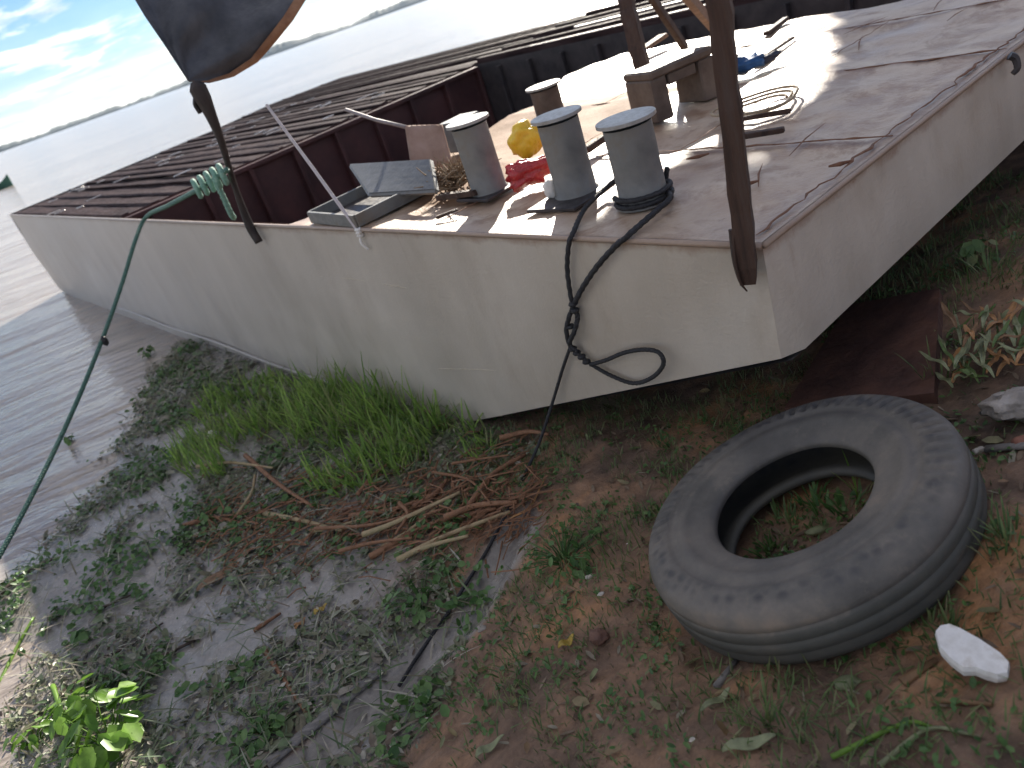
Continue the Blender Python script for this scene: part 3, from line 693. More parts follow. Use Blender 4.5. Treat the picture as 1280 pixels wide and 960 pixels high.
h0 = P[:, 0] - base; h1 = P[:, 1] - base; Ph = np.stack([h0 + (h0 - h1) * .02, h0 * .62 + h1 * .38], 1) - (ray(300, 80) * .012)
# a tapered hem band
wv = np.clip(np.linspace(0, 1, 22) * 6, .55, 1)[:, None] * .42
wv = wv * 1.25
band = np.stack([h0, h0 + (h1 - h0) * wv * 1.6, h0 + (h1 - h0) * wv * 1.6, h0], 1); off = ray(300, 80) * .02
band[:, 0] -= off; band[:, 1] -= off; band[:, 2] += off; band[:, 3] += off
g = Geo().grid(band); g.build('hem', MT['hem'], tp, True)

# green mooring rope: knot on the pole, over the gunwale, down to the bank
K0 = HS(284, 212, .1)
g = Geo()
W0 = HS(183, 271, .04)
E0 = onz(-45, 770, -2.47)
def lerp(a, b, t): return a + (b - a) * t
sag = lambda t: np.array([0, 0, -.42 * 4 * t * (1 - t) * .35])
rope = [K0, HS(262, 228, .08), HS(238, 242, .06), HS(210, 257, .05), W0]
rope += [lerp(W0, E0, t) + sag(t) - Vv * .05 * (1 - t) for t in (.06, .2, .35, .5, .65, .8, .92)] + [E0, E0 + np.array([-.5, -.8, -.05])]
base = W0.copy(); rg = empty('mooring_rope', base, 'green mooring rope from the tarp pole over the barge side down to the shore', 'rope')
rope_geo(g, [p - base for p in rope], .019); g.build('line', simple('dark_green_rope', (.035, .10, .075), (.10, .21, .16), 60, .5, .6, .003), rg, True)  # line in a darker green than its knot and tail
g = Geo()
for k in range(5):
    c = HS(246 + 8 * k, 236 - 4.5 * k, .1) - base; th = np.linspace(0, 2 * math.pi, 15)
    d1 = np.array([0, 0, 1.0]); d2 = ray(260, 230); g.tube([c + .060 * math.cos(t) * d1 + .055 * math.sin(t) * d2 for t in th], .021, 7, cap=False)
g.build('knot', MT['rope_green'], rg, True)
g = Geo(); rope_geo(g, [HS(268, 224, .1) - base, HS(278, 244, .09) - base, HS(288, 266, .06) - base, HS(292, 272, -.02) - base], .022); g.build('tail', MT['rope_green'], rg, True)
kc = lerp(W0, E0, .36) + sag(.36); g = Geo()
g.lathe([(.0, -.05), (.024, -.03), (.03, 0), (.024, .03), (0, .05)], 8, kc - base); g.build('splice', MT['rope_black'], rg, True)

# thin pale pole
A = HS(450, 292, .015); B = HS(333, 131, .015)
o = Geo().tube([(0, 0, 0), (B - A) * .5 + np.array([0, .0, .01]), B - A], [.012, .011, .009], 6).build('thin_pole', simple('pale_stick', (.42, .38, .38), (.55, .50, .50), 20, .5)); o.location = A
tag(o, 'thin pale pole rising from the gunwale in front of the dark hold', 'pole')
g = Geo()
for k in range(3): g.lathe([(.014, -.012), (.026, 0), (.014, .012)], 8, (0, 0, -.01 + .018 * k))
g.tube(spline([(0, 0, 0), (-.012, -.01, -.05), (.01, -.012, -.10)]), .009, 5)
g.build('wire_binding', MT['foam'], o, True)

# flat scoop with thin handle behind the hatch
A = onz(522, 205, -.90); sc_ = empty('scoop', A, 'flat brown scoop with a thin grey handle standing behind the open hatch', 'scoop')
dd = np.linalg.norm(A)
c4 = [ray(506, 158) * (dd + .15), ray(553, 156) * (dd + .12), ray(566, 204) * (dd - .02), ray(515, 216) * (dd - .0)]
P = np.array([[c4[0] * (1 - s_) * (1 - t_) + c4[1] * s_ * (1 - t_) + c4[2] * s_ * t_ + c4[3] * (1 - s_) * t_ + ray(530, 180) * (.05 * math.sin(math.pi * s_)) for t_ in np.linspace(0, 1, 8)] for s_ in np.linspace(0, 1, 8)])
o = Geo().grid(P - A).build('blade', MT['ply'], sc_, True); md = o.modifiers.new('solid', 'SOLIDIFY'); md.thickness = .012
g = Geo().tube([ray(508, 159) * (dd + .15) - A, ray(470, 150) * (dd + .25) - A, ray(432, 137) * (dd + .4) - A], [.013, .012, .012], 6); g.build('handle', simple('grey_handle', (.20, .18, .19), (.30, .27, .28), 12, .6), sc_, True)

# blue-grey box behind the left bollard
p = Dw(585, 184); o = Geo().box((0, 0, .10), (.22, .18, .20), bev=.008).box((0, 0, .205), (.24, .20, .02), bev=.005).build('box', MT['bluegrey']); o.location = p; o.rotation_euler = (0, 0, ANG + .1)
tag(o, 'small blue grey box behind the leftmost bollard', 'box')

# brush bundle at the left bollard foot
def blob(name, c, r, mat, label, cat, n=(20, 14), amp=.3, sq=(1, 1, 1), fr=3.0, seed=0, parent=None, rz=0):
    V = []; th = np.linspace(0, 2 * math.pi, n[0], endpoint=False); ph = np.linspace(0, math.pi, n[1])
    for p_ in ph:
        for t in th:
            d = np.array([math.sin(p_) * math.cos(t), math.sin(p_) * math.sin(t), math.cos(p_)])
            k = 1 + amp * (vnoise(d[0] * fr + 7 + seed, d[1] * fr + d[2] * fr * 1.3 + 9, seed) - .5) * 2 + amp * .5 * (vnoise(d[0] * fr * 2.7 + seed, d[2] * fr * 2.7 + d[1] * 4, seed + 3) - .5)
            v = d * k * np.array(sq) * r; V.append(v)
    V = np.array(V, float).reshape(-1, 3); V[:, 2] -= V[:, 2].min(); m = n[0]
    F = [(i * m + k, (i + 1) * m + k, (i + 1) * m + (k + 1) % m, i * m + (k + 1) % m) for i in range(n[1] - 1) for k in range(m)]
    o = mesh(name, V, F, mat, parent, True); o.location = [float(v) for v in c]; o.rotation_euler = (0, 0, rz)
    if label: tag(o, label, cat)
    return o
g = Geo(); c = Dw(572, 236)
for k in range(150):
    t = rng.uniform(0, 2 * math.pi); r0 = rng.uniform(0, .12); st = np.array([r0 * math.cos(t), r0 * math.sin(t), rng.uniform(0, .10)])
    d = np.array([rng.normal(0, .10), rng.normal(0, .08), rng.uniform(.0, .13)]); g.tube([st, st + d * .5 + rng.normal(0, .012, 3), st + d], [.006, .005, .002], 4)
o = g.build('brush_bundle', simple('dry_brush', (.16, .11, .07), (.30, .22, .14), 14, .8)); o.location = c; tag(o, 'tangle of dry brown brush heaped beside the leftmost bollard', 'brush')
beam('plank', Dw(548, 246, .03), Dw(596, 240, .04), .05, .03, MT['timber'], 'short dark plank in front of the brown brush tangle', 'plank')
beam('plank', Dw(545, 272, .015), Dw(572, 262, .015), .02, .015, MT['timber'], 'thin dark stick lying on the sunlit deck edge below the brush', 'stick')

# bags and a lump
yb = blob('plastic_bag', Dw(664, 197), .105, MT['yellow'], 'crumpled yellow plastic bag on deck between the two front left bollards', 'bag', n=(36, 26), amp=.22, sq=(1, .8, 1.0), fr=2.6, seed=4)
rb = blob('plastic_bag', Dw(668, 232), .12, MT['red'], 'glossy red crumpled bag in front of the yellow bag', 'bag', n=(36, 26), amp=.3, sq=(1.15, .7, .62), fr=3.2, seed=9)
for (px, py, r, sd_, lb) in ((692, 250, .035, 3, 'small pale lump on deck at the foot of the middle bollard'),):
    blob('lump', Dw(px, py), r, MT['foam'], lb, 'lump', amp=.2, sq=(1, .8, 1.4), seed=sd_)
beam('stick', Dw(733, 188, .03), Dw(768, 164, .06), .035, .035, MT['timber'], 'dark round stick lying between the middle and right bollards', 'stick')
beam('stick', Dw(905, 174, .02), Dw(980, 162, .02), .028, .025, MT['timber'], 'dark stick lying on deck to the right of the thick post, nearer one', 'stick')
beam('stick', Dw(905, 152, .02), Dw(988, 138, .02), .022, .02, MT['timber'], 'thin stick lying under the coil of tan rope', 'stick')
beam('stick', Dw(938, 82, .01), Dw(992, 47, .01), .018, .015, MT['timber'], 'thin dark rod on the sunlit deck beyond the blue cloth', 'rod')
beam('stick', Dw(958, 42, .02), Dw(982, 24, .02), .05, .03, MT['timber'], 'short dark stub of wood near the far edge of the sunlit deck', 'stick')

# stool (low, thick panel legs)
p = Dw(846, 137); st = empty('stool', p, 'low brown stool with thick panel legs standing behind the right bollard', 'stool', rz=ANG - .25)
Geo().box((0, 0, .262), (.46, .27, .05), bev=.012, jit=.002).build('seat', MT['stool'], st)
for s_ in (-1, 1): Geo().box((s_ * .165 - (.01 if s_ < 0 else -.01), 0, .118), (.115, .25, .236), bev=.008, jit=.002).build('leg', MT['stool'], st)
Geo().box((0, .0, .205), (.20, .235, .06), bev=.006).build('apron', MT['stool'], st)

# blue / navy cloth heap behind the thick post
c = Dw(918, 98); cl = empty('work_clothes', c, 'blue and black clothes heaped on the sunlit deck behind the thick post', 'clothes')
blob('dark_garment', (-.10, .02, 0), .12, MT['navy'], None, None, amp=.5, sq=(1.3, .7, .5), seed=12, parent=cl)
blob('blue_garment', (.06, .0, 0), .11, MT['blue'], None, None, amp=.5, sq=(1.3, .8, .45), seed=15, parent=cl)
blob('dark_sleeve', (.24, .05, 0), .07, MT['navy'], None, None, amp=.4, sq=(1.8, .5, .4), seed=18, parent=cl, rz=.4)

# tan rope coil
g = Geo(); c = Dw(950, 136); P = []
for k in range(60):
    t = k / 59 * 2 * math.pi * 2.6; rr = .13 + .02 * math.sin(3 * t) + .012 * k / 10; P.append((rr * math.cos(t) * 1.15, rr * math.sin(t), .012 + .012 * (t / 6.28)))
rope_geo(g, P, .0075, pitch=.03); o = g.build('rope_coil', MT['rope_tan'], None, True); o.location = c; tag(o, 'loose coil of thin tan rope on deck right of the thick post', 'rope')

# black rope: round the right bollard, over the edge, knotted loop, tail to the ground
ctr = Dw(806, 252); base = HS(716, 395, .03); br = empty('tie_rope', base, 'black rope tied round the right bollard with a knotted loop hanging down the pale hull', 'rope')
def ring(rad, z, t0, t1, n=14): return [ctr + np.array([rad * math.cos(t), rad * math.sin(t), z]) for t in np.linspace(t0, t1, n)]
k0 = HS(716, 384, .03)
P = [Dw(770, 224, .06), Dw(752, 240, .03), Dw(730, 262, .02), Dw(716, 292, .015), HS(711, 306, .03), HS(709, 335, .03), HS(712, 362, .03), k0]
g = Geo(); rope_geo(g, [p - base for p in P], .0115, pitch=.03)
P = ring(.117, .02, 2.6, 6.9) + [Dw(838, 246, .03), Dw(822, 262, .02), Dw(800, 281, .015), Dw(783, 296, .015), HS(768, 309, .03), HS(745, 335, .035), HS(727, 362, .035), k0]
rope_geo(g, [p - base for p in P], .013, pitch=.034)
P = ring(.118, .05, 2.9, 6.5) + [ctr + np.array([.13, .02, .10])]
rope_geo(g, [p - base for p in P], .012, pitch=.034)
g.build('standing_part', MT['rope_black'], br, True)
g = Geo()
P = [k0, HS(711, 398, .045), HS(708, 415, .04), HS(713, 432, .04), HS(722, 440, .04)]; rope_geo(g, [p - base for p in P], .012, pitch=.034)
P = [k0, HS(722, 396, .03), HS(718, 414, .05), HS(712, 430, .045), HS(720, 438, .04)]; rope_geo(g, [p - base for p in P], .012, pitch=.034)
for q in ((716, 380), (719, 388), (713, 408), (716, 436), (721, 441), (727, 446), (733, 452)):
    c_ = HS(*q, .035) - base; g.lathe([(.0, -.013), (.017, -.008), (.021, 0), (.017, .008), (0, .013)], 8, c_)
g.build('knot', MT['rope_black'], br, True)
P = [HS(722, 442, .04), HS(740, 456, .03), HS(765, 470, .03), HS(792, 479, .03), HS(815, 472, .04), HS(829, 456, .05), HS(824, 441, .05), HS(805, 437, .04), HS(780, 441, .035), HS(758, 450, .04), HS(738, 456, .045)]
g = Geo(); rope_geo(g, [p - base for p in P], .010, pitch=.03); g.build('loop', MT['rope_black'], br, True)
P = [HS(712, 436, .035), HS(703, 462, .03), HS(690, 505, .05)]; ge = G(655, 600, .015); P += [lerp(P[-1], ge, .5) + np.array([0, 0, -.02]), ge] + [G(q[0], q[1], .012) for q in ((636, 640), (610, 690), (585, 730), (560, 770), (525, 820), (500, 860))]
g = Geo(); rope_geo(g, [p - base for p in P], .0085, pitch=.03); g.build('tail', MT['rope_black'], br, True)

# ------------------------------------------------------------------ tyre
TN = np.array([-.267, .155, .951]); TN /= np.linalg.norm(TN); TC = np.array([.711, 1.903, -1.662])
prof = [(.250, .070), (.256, .094), (.270, .106), (.30, .116), (.332, .124), (.336, .129), (.366, .133), (.370, .129), (.395, .130), (.399, .135), (.418, .134), (.436, .130), (.452, .125), (.466, .119), (.478, .111), (.487, .098),
        (.494, .080), (.496, .058), (.4935, .055), (.4935, .050), (.497, .047), (.498, .006), (.4955, .003), (.4955, -.003), (.498, -.006), (.497, -.047), (.4935, -.050), (.4935, -.055),
        (.495, -.080), (.487, -.105), (.466, -.122), (.43, -.130), (.37, -.132), (.30, -.118), (.272, -.104), (.256, -.088), (.250, -.06),
        (.27, -.052), (.32, -.080), (.40, -.098), (.455, -.075), (.472, -.03), (.472, .03), (.455, .075), (.40, .098), (.32, .080), (.268, .060)]
NT = 448; V = []
for k in range(NT):
    t = 2 * math.pi * k / NT; lug = (k % 7) in (0, 1, 2); wear = float(vnoise(k * 16 / NT, 2., 5)) * float(sstep(.25, .6, vnoise(k * 7 / NT, 4., 9))) * 1.4
    for i, (r, z) in enumerate(prof):
        if lug and 10 <= i <= 13: z -= .010 * (.25 + wear)
        sq = -.006 * math.cos(t - 2.4) if z > .1 else 0
        V.append((r * math.cos(t), r * math.sin(t), z + sq + .0015 * math.sin(5 * t)))
m = len(prof); F = [(k * m + i, ((k + 1) % NT) * m + i, ((k + 1) % NT) * m + (i + 1) % m, k * m + (i + 1) % m) for k in range(NT) for i in range(m)]
ty = mesh('tyre', V, F, MT['rubber'], None, False)
ty.data.polygons.foreach_set('use_smooth', [True] * len(ty.data.polygons))
q = Vector(TN).to_track_quat('Z', 'Y'); ty.rotation_euler = q.to_euler(); ty.location = TC - TN * .103 + np.array([-.008, .012, .010]); ty.scale = (1.04, 1.04, .86)
tag(ty, 'large worn dusty truck tyre lying flat on the bank beside the barge bow', 'tyre')

# ------------------------------------------------------------------ bank objects
def gnorm(p, e=.08):
    a = gz([p[0] + e, p[0] - e, p[0], p[0]], [p[1], p[1], p[1] + e, p[1] - e], False); n = np.array([-(a[0] - a[1]) / (2 * e), -(a[2] - a[3]) / (2 * e), 1]); return n / np.linalg.norm(n)
# rusty slab below the bow
cn4 = [G(985, 522), G(1062, 392), G(1178, 372), G(1172, 505)]
cen = sum(cn4) / 4; g = Geo(); nn = gnorm(cen, .2)
g.add([p - cen + nn * .03 + np.array([0, 0, .02]) for p in cn4] + [p - cen - nn * .05 for p in cn4], [(0, 1, 2, 3)[::-1], (4, 5, 6, 7), (0, 1, 5, 4), (1, 2, 6, 5), (2, 3, 7, 6), (3, 0, 4, 7)])
o = g.build('steel_plate', MT['slab']); o.location = cen; tag(o, 'dark rusty steel plate lying on the bank under the bow behind the tyre', 'plate')
# white foam slab
p = G(1214, 822, .035); outl = np.array([(1170, 793), (1176, 786), (1187, 784), (1200, 789), (1225, 803), (1250, 820), (1261, 832), (1259, 845), (1246, 847), (1232, 843), (1220, 838), (1204, 838), (1188, 826), (1175, 812)], float)
z0 = p[2] + .01; top = [onz(a, b, z0 + .012) for a, b in outl]; cen = np.array(p)
V = [t - cen + np.array([0, 0, 0.012]) for t in top]; V2 = [(t - cen) * np.array([1.03, 1.03, 1]) + np.array([0, 0, -.002]) for t in top]; V3 = [(t - cen) * .98 + np.array([0, 0, -.02]) for t in top]; n = len(V)
F = [tuple(range(n))[::-1]] + [(i, (i + 1) % n, n + (i + 1) % n, n + i) for i in range(n)] + [(n + i, n + (i + 1) % n, 2 * n + (i + 1) % n, 2 * n + i) for i in range(n)] + [tuple(range(2 * n, 3 * n))]
o = mesh('foam_piece', V + V2 + V3, F, MT['foam']); o.location = cen; tag(o, 'smooth white foam piece with a bitten edge lying right of and below the tyre', 'foam')
# stones and rubble
def rock(px, py, r, mat, lb, cat='stone', sq=(1, .8, .6), seed=1, name='stone', lift=-.01, rz=0, rough=False):
    c = G(px, py); c[2] += lift; return blob(name, c, r, mat, lb, cat, n=(30, 20) if rough else (18, 12), amp=.5 if rough else .28, sq=sq, fr=2.6 if rough else 1.7, seed=seed, rz=rz)
rock(1272, 522, .085, MT['concrete'], 'pale concrete lump at the right edge below the leaf heap', seed=3, sq=(1.1, .8, .6), rough=True)
rock(1224, 566, .022, MT['chip'], 'small pinkish white chip touching the right side of the tyre', 'chip', seed=5, sq=(1, .6, .6))
rock(1277, 556, .03, MT['brick'], 'small red brick fragment at the right edge above the grey stick', 'brick fragment', seed=6)
rock(750, 800, .034, MT['brownstone'], 'round brown stone on bare soil left of the tyre', seed=7, sq=(1, 1, .75))
rock(737, 722, .017, MT['chip'], 'white chip in the grass left of the tyre, upper of two', 'chip', seed=8)
rock(751, 743, .015, MT['chip'], 'white chip in the grass left of the tyre, lower of two', 'chip', seed=10)
rock(784, 680, .010, MT['foam'], 'tiny pinkish shell close to the left rim of the tyre', 'shell', seed=11)
rock(1024, 664, .036, MT['paleleaf'], 'pale oval husk lying inside the tyre', 'husk', seed=12, sq=(1.2, .55, .4))
rock(603, 786, .02, MT['concrete'], 'small grey stone at the edge of the wet channel', seed=14)
rock(268, 548, .05, MT['foam'], 'crumpled white scrap at the left end of the bright grass', 'scrap', seed=15, sq=(1, .6, .8), name='scrap')
rock(866, 925, .012, MT['chip'], 'small white chip in grass at the bottom, left of the pale leaf', 'chip', seed=16)
rock(1085, 915, .014, MT['brownstone'], 'small brown pebble below the pale curled leaf', 'pebble', seed=17)
rock(1060, 856, .030, MT['paleleaf'], 'pale curled leaf fragment on soil under the tyre', 'leaf', seed=18, sq=(1.1, .7, .5), name='curled_leaf')
rock(1105, 792, .022, MT['brick'], 'small reddish clod just below the tyre', 'clod', seed=19)
def stick(pxs, r, mat, label, cat='stick', group=None, lift=.01, name='stick', ry=1.0, taper=True):
    P = [G(a, b, lift) for a, b in pxs]; c = P[0].copy(); S_ = spline([p - c for p in P], 6) if len(P) > 2 else np.array([p - c for p in P])
    n = len(S_); rr = r * (1 - .45 * np.linspace(0, 1, n)) if taper else np.full(n, r); o = Geo().tube(S_, rr, 7, ry=ry).build(name, mat, None, True); o.location = c; return tag(o, label, cat, group)
stick([(1232, 566), (1300, 560)], .018, MT['plank_grey'], 'grey flat stick at the right edge beside the tyre', lift=.015, ry=.5, taper=False)
stick([(1165, 878), (1240, 884)], .008, MT['brownleaf'], 'thin brown twig below the white foam piece')
stick([(1128, 856), (1170, 828)], .015, MT['brownleaf'], 'flat brown husk left of the white foam piece', 'husk', ry=.4, name='husk')
stick([(896, 862), (926, 822)], .012, MT['plank_grey'], 'short grey stick in the grass under the tyre')
stick([(1040, 950), (1130, 908), (1165, 912)], .007, MT['hyacinth'], 'bright green stalk lying at the bottom below the foam piece', 'stalk', name='stalk')
stick([(1100, 960), (1160, 915), (1215, 922)], .006, MT['paleleaf'], 'pale yellowish stalk beside the bright green one at the bottom right', 'stalk', name='stalk')
stick([(335, 958), (405, 900), (478, 838)], .030, MT['plank_grey'], 'long grey waterlogged board along the wet channel at the bottom', 'board', name='board', ry=.45, taper=False, lift=.012)
stick([(330, 812), (352, 845), (385, 895)], .014, MT['deadstem'], 'brown stick lying crosswise in the weed mat above the grey board')
stick([(0, 748), (30, 722), (70, 700)], .018, MT['stick'], 'dark driftwood stick floating at the left waterline', lift=.02)
stick([(70, 862), (84, 905), (92, 930)], .014, MT['hyacinth'], 'green stalk standing out of shallow water at the lower left', 'stalk', name='stalk', lift=.03)
stick([(0, 862), (22, 815), (44, 775)], .014, MT['hyacinth'], 'yellow green stalk floating at the left edge', 'stalk', name='stalk', lift=.02)
stick([(190, 828), (245, 802)], .013, MT['stick'], 'short dark stick in the weed mat at lower left')
stick([(100, 832), (150, 815), (205, 780)], .009, MT['stick'], 'thin curved dark stick along the weed mat edge')
stick([(318, 790), (352, 768)], .012, MT['deadstem'], 'short tan stick below the large brown leaf')
stick([(120, 765), (165, 745)], .010, MT['stick'], 'short dark stick between round floating leaves')
# big brown leaf
def leaf3d(pxs, wpx, mat, label, cat='leaf', name='leaf', lift=.02, curl=.3, group=None):
    P = np.array([G(a, b, lift) for a, b in pxs]); c = P[0].copy(); S_ = spline(P - c, 6) if len(P) > 2 else resample(P - c, .03); n = len(S_); T = np.gradient(S_, axis=0); T /= np.linalg.norm(T, axis=1)[:, None]
    sd_ = np.cross(T, [0, 0, 1.0]); rows = []
    for i in range(n):
        t = i / (n - 1); w = wpx * (math.sin(math.pi * min(1, t * .92 + .06)) ** .7); row = []
        for k in (-1, -.5, 0, .5, 1): row.append(S_[i] + sd_[i] * w * k + np.array([0, 0, curl * w * abs(k) + .01 * math.sin(8 * t)]))
        rows.append(row)
    o = Geo().grid(np.array(rows)).build(name, mat, None, True); o.location = c; o.modifiers.new('solid', 'SOLIDIFY').thickness = .002; return tag(o, label, cat, group)
leaf3d([(248, 742), (280, 722), (318, 690)], .045, MT['brownleaf'], 'large red brown dead leaf lying in the weed mat at left')
leaf3d([(225, 752), (262, 722), (300, 672)], .012, MT['paleleaf'], 'narrow pale dry blade beside the large brown leaf')
leaf3d([(598, 952), (612, 940), (634, 926)], .016, MT['paleleaf'], 'yellow green oval leaf at the bottom centre')
leaf3d([(905, 945), (935, 936), (972, 928)], .018, MT['paleleaf'], 'pale green leaf at the bottom below the tyre')
leaf3d([(878, 895), (900, 880), (915, 868)], .012, MT['paleleaf'], 'small pale leaf in grass beneath the tyre')
leaf3d([(700, 815), (711, 808), (720, 800)], .016, MT['yellowleaf'], 'small yellow leaf on soil left of the brown stone')
leaf3d([(372, 790), (378, 783), (385, 777)], .02, MT['orangeleaf'], 'small orange leaf in the weed mat, left one of two')
leaf3d([(396, 772), (403, 765), (412, 760)], .02, MT['yellowleaf'], 'small yellow orange leaf in the weed mat, right one of two')
leaf3d([(632, 660), (660, 640), (684, 604)], .008, MT['orangeleaf'], 'thin orange dry blade beside the rope tail under the hull')
# yellow and pale blades in the green clump mid-left
for k, q in enumerate([((592, 770), (602, 750)), ((605, 768), (612, 748)), ((620, 762), (628, 742))]):
    leaf3d([q[0], ((q[0][0] + q[1][0]) / 2, (q[0][1] + q[1][1]) / 2), q[1]], .007, MT['paleleaf'], 'short pale yellow blade in a row on the channel bank', group='pale blades on the channel bank')

# heap of dead leaves at the right edge
for k in range(64):
    px, py = rng.uniform(1180, 1275), rng.uniform(415, 505); a = rng.uniform(-2.6, .3); L = rng.uniform(20, 46)
    mt = [MT['paleleaf'], MT['paleleaf'], MT['brownleaf'], MT['orangeleaf'], MT['turf']][k % 5]
    lb = {0: 'drab green and straw blade in the dead leaf heap at the right edge', 1: 'drab green and straw blade in the dead leaf heap at the right edge', 2: 'brown dry blade in the dead leaf heap at the right edge', 3: 'orange dry blade in the dead leaf heap at the right edge', 4: 'dark green blade in the dead leaf heap at the right edge'}[k % 5]
    leaf3d([(px, py), (px + L * .5 * math.cos(a), py + L * .5 * math.sin(a) - 3), (px + L * math.cos(a), py + L * math.sin(a))], rng.uniform(.006, .014), mt, lb, lift=.03 + .11 * rng.random(), curl=.5, group='blades of the dead leaf heap')

# heap of dead reddish stems under the bright grass
stems = []
for (a, b, c_) in [((392, 668), (450, 655), (540, 612)), ((440, 650), (500, 640), (555, 618)), ((465, 700), (540, 660), (622, 640)), ((500, 705), (560, 675), (640, 645)),
                   ((450, 625), (470, 600), (490, 585)), ((520, 640), (548, 622), (562, 604)), ((460, 680), (500, 665), (580, 628)), ((545, 600), (590, 610), (618, 640)),
                   ((570, 590), (600, 585), (640, 580)), ((330, 645), (380, 655), (430, 668)), ((310, 575), (350, 610), (395, 640)), ((400, 672), (470, 668), (520, 655)),
                   ((480, 690), (515, 668), (548, 640)), ((505, 640), (515, 655), (500, 680)), ((560, 655), (600, 640), (650, 636)), ((250, 590), (290, 585), (345, 592)),
                   ((232, 660), (270, 650), (320, 662)), ((630, 560), (665, 552), (690, 556)), ((300, 650), (318, 622), (322, 600)), ((590, 640), (620, 600), (660, 575)),
                   ((430, 700), (470, 690), (520, 684)), ((520, 700), (550, 690), (590, 680))]:
    stems.append(stick([a, b, c_], rng.uniform(.008, .020), MT['deadstem'] if len(stems) % 3 else MT['deadstem2'], ('reddish brown dead stem in the heap below the bright grass' if len(stems) % 3 else 'straw coloured dead stem in the heap below the bright grass'), 'dead stem', 'dead stems heaped below the bright grass', lift=.02 + .05 * rng.random(), name='dead_stem'))

hb = [G(a, b)[:2] for a, b in ((400, 660), (640, 640))]
g = Geo()
for k in range(800):
    px, py = rng.uniform(250, 680), 0; py = rng.normal(648 - .10 * (px - 430), 34); a = G(px, py, rng.uniform(.0, .05)) ; an = rng.normal(.45, .7); L = rng.uniform(.04, .22)
    d = np.array([math.cos(an), math.sin(an), rng.normal(0, .12)]) * L; g.tube([a - d / 2, a + rng.normal(0, .012, 3), a + d / 2], rng.uniform(.002, .006), 4)
tag(g.build('stem_debris', MT['deadstem']), 'fine broken stem bits strewn through the heap below the bright grass', 'debris', kind='stuff')
# ------------------------------------------------------------------ vegetation
def blades(name, B, L, Wd, lean, mat, label=None, cat=None, kind='stuff', az=None, parent=None, curve=.5):
    B = np.asarray(B, float); n = len(B); az = rng.uniform(0, 2 * np.pi, n) if az is None else az
    d = np.c_[np.cos(az), np.sin(az)]; s = np.c_[-np.sin(az + rng.normal(0, .4, n)), np.cos(az)]; s /= np.linalg.norm(s, axis=1)[:, None]
    V = np.zeros((n, 7, 3)); ts = [0, .4, .75, 1]
    for k, t in enumerate(ts):
        h = L * lean * (t + curve * t * t) / (1 + curve); v = L * np.sqrt(np.clip(1 - (lean * .9) ** 2, .02, 1)) * (t - curve * .45 * t * t * lean)
        c = B.copy(); c[:, :2] += d * h[:, None]; c[:, 2] += v
        w = Wd * (.75, 1, .6, 0)[k] / 2
        if k < 3:
            V[:, 2 * k] = c; V[:, 2 * k + 1] = c; V[:, 2 * k, :2] -= s * w[:, None]; V[:, 2 * k + 1, :2] += s * w[:, None]
        else: V[:, 6] = c
    I = np.arange(n)[:, None] * 7; F = []
    for f in ((0, 1, 3, 2), (2, 3, 5, 4)): F += (I + np.array(f)).tolist()
    F += (I + np.array((4, 5, 6))).tolist()
    me = bpy.data.meshes.new(name); me.from_pydata(V.reshape(-1, 3).tolist(), [], F); me.update(); me.materials.append(mat)
    me.polygons.foreach_set('use_smooth', [True] * len(me.polygons))
    o = bpy.data.objects.new(name, me); COL.objects.link(o); o.parent = parent; return tag(o, label, cat, kind=kind)
def leaves(name, C, nrm, size, asp, mat, label=None, cat=None, kind='stuff', parent=None, az=None):
    C = np.asarray(C, float); n = len(C); nrm = nrm / np.linalg.norm(nrm, axis=1)[:, None]; az = rng.uniform(0, 2 * np.pi, n) if az is None else az
    r = np.c_[np.cos(az), np.sin(az), np.zeros(n)]; t = r - nrm * (r * nrm).sum(1)[:, None]; t /= np.linalg.norm(t, axis=1)[:, None] + 1e-9; b = np.cross(nrm, t)
    pr = [(-1, 0, 0), (-.45, -.85, .25), (.4, -.8, .22), (1, 0, .0), (.4, .8, .22), (-.45, .85, .25), (0, 0, -.05)]
    V = np.zeros((n, 7, 3))
    for k, (u_, v_, w_) in enumerate(pr): V[:, k] = C + (t * u_ + b * v_ * np.asarray(asp)[:, None] + nrm * w_ * np.asarray(asp)[:, None]) * np.asarray(size)[:, None] * .5
    I = np.arange(n)[:, None] * 7; F = []
    for f in ((0, 1, 6), (1, 2, 6), (2, 3, 6), (3, 4, 6), (4, 5, 6), (5, 0, 6)): F += (I + np.array(f)).tolist()
    me = bpy.data.meshes.new(name); me.from_pydata(V.reshape(-1, 3).tolist(), [], F); me.update(); me.materials.append(mat)
    me.polygons.foreach_set('use_smooth', [True] * len(me.polygons))
    o = bpy.data.objects.new(name, me); COL.objects.link(o); o.parent = parent; return tag(o, label, cat, kind=kind)
def inpoly(px, py, poly):
    c = np.zeros(len(px), bool); j = len(poly) - 1
    for i in range(len(poly)):
        xi, yi = poly[i]; xj, yj = poly[j]; k = ((yi > py) != (yj > py)) & (px < (xj - xi) * (py - yi) / (yj - yi + 1e-9) + xi); c ^= k; j = i
    return c
def under_hull(X, Y):
    c = (X - C0[0]) * Vv[0] + (Y - C0[1]) * Vv[1]; a = (X - C0[0]) * Uv[0] + (Y - C0[1]) * Uv[1]; return c, a
def world_poly(pxs): return [tuple(G(a, b)[:2]) for a, b in pxs]
def scatter(poly, n, seed=0):
    xs_ = [p[0] for p in poly]; ys_ = [p[1] for p in poly]; X = rng.uniform(min(xs_), max(xs_), n * 3); Y = rng.uniform(min(ys_), max(ys_), n * 3); k = inpoly(X, Y, poly); X = X[k][:n]; Y = Y[k][:n]; return X, Y
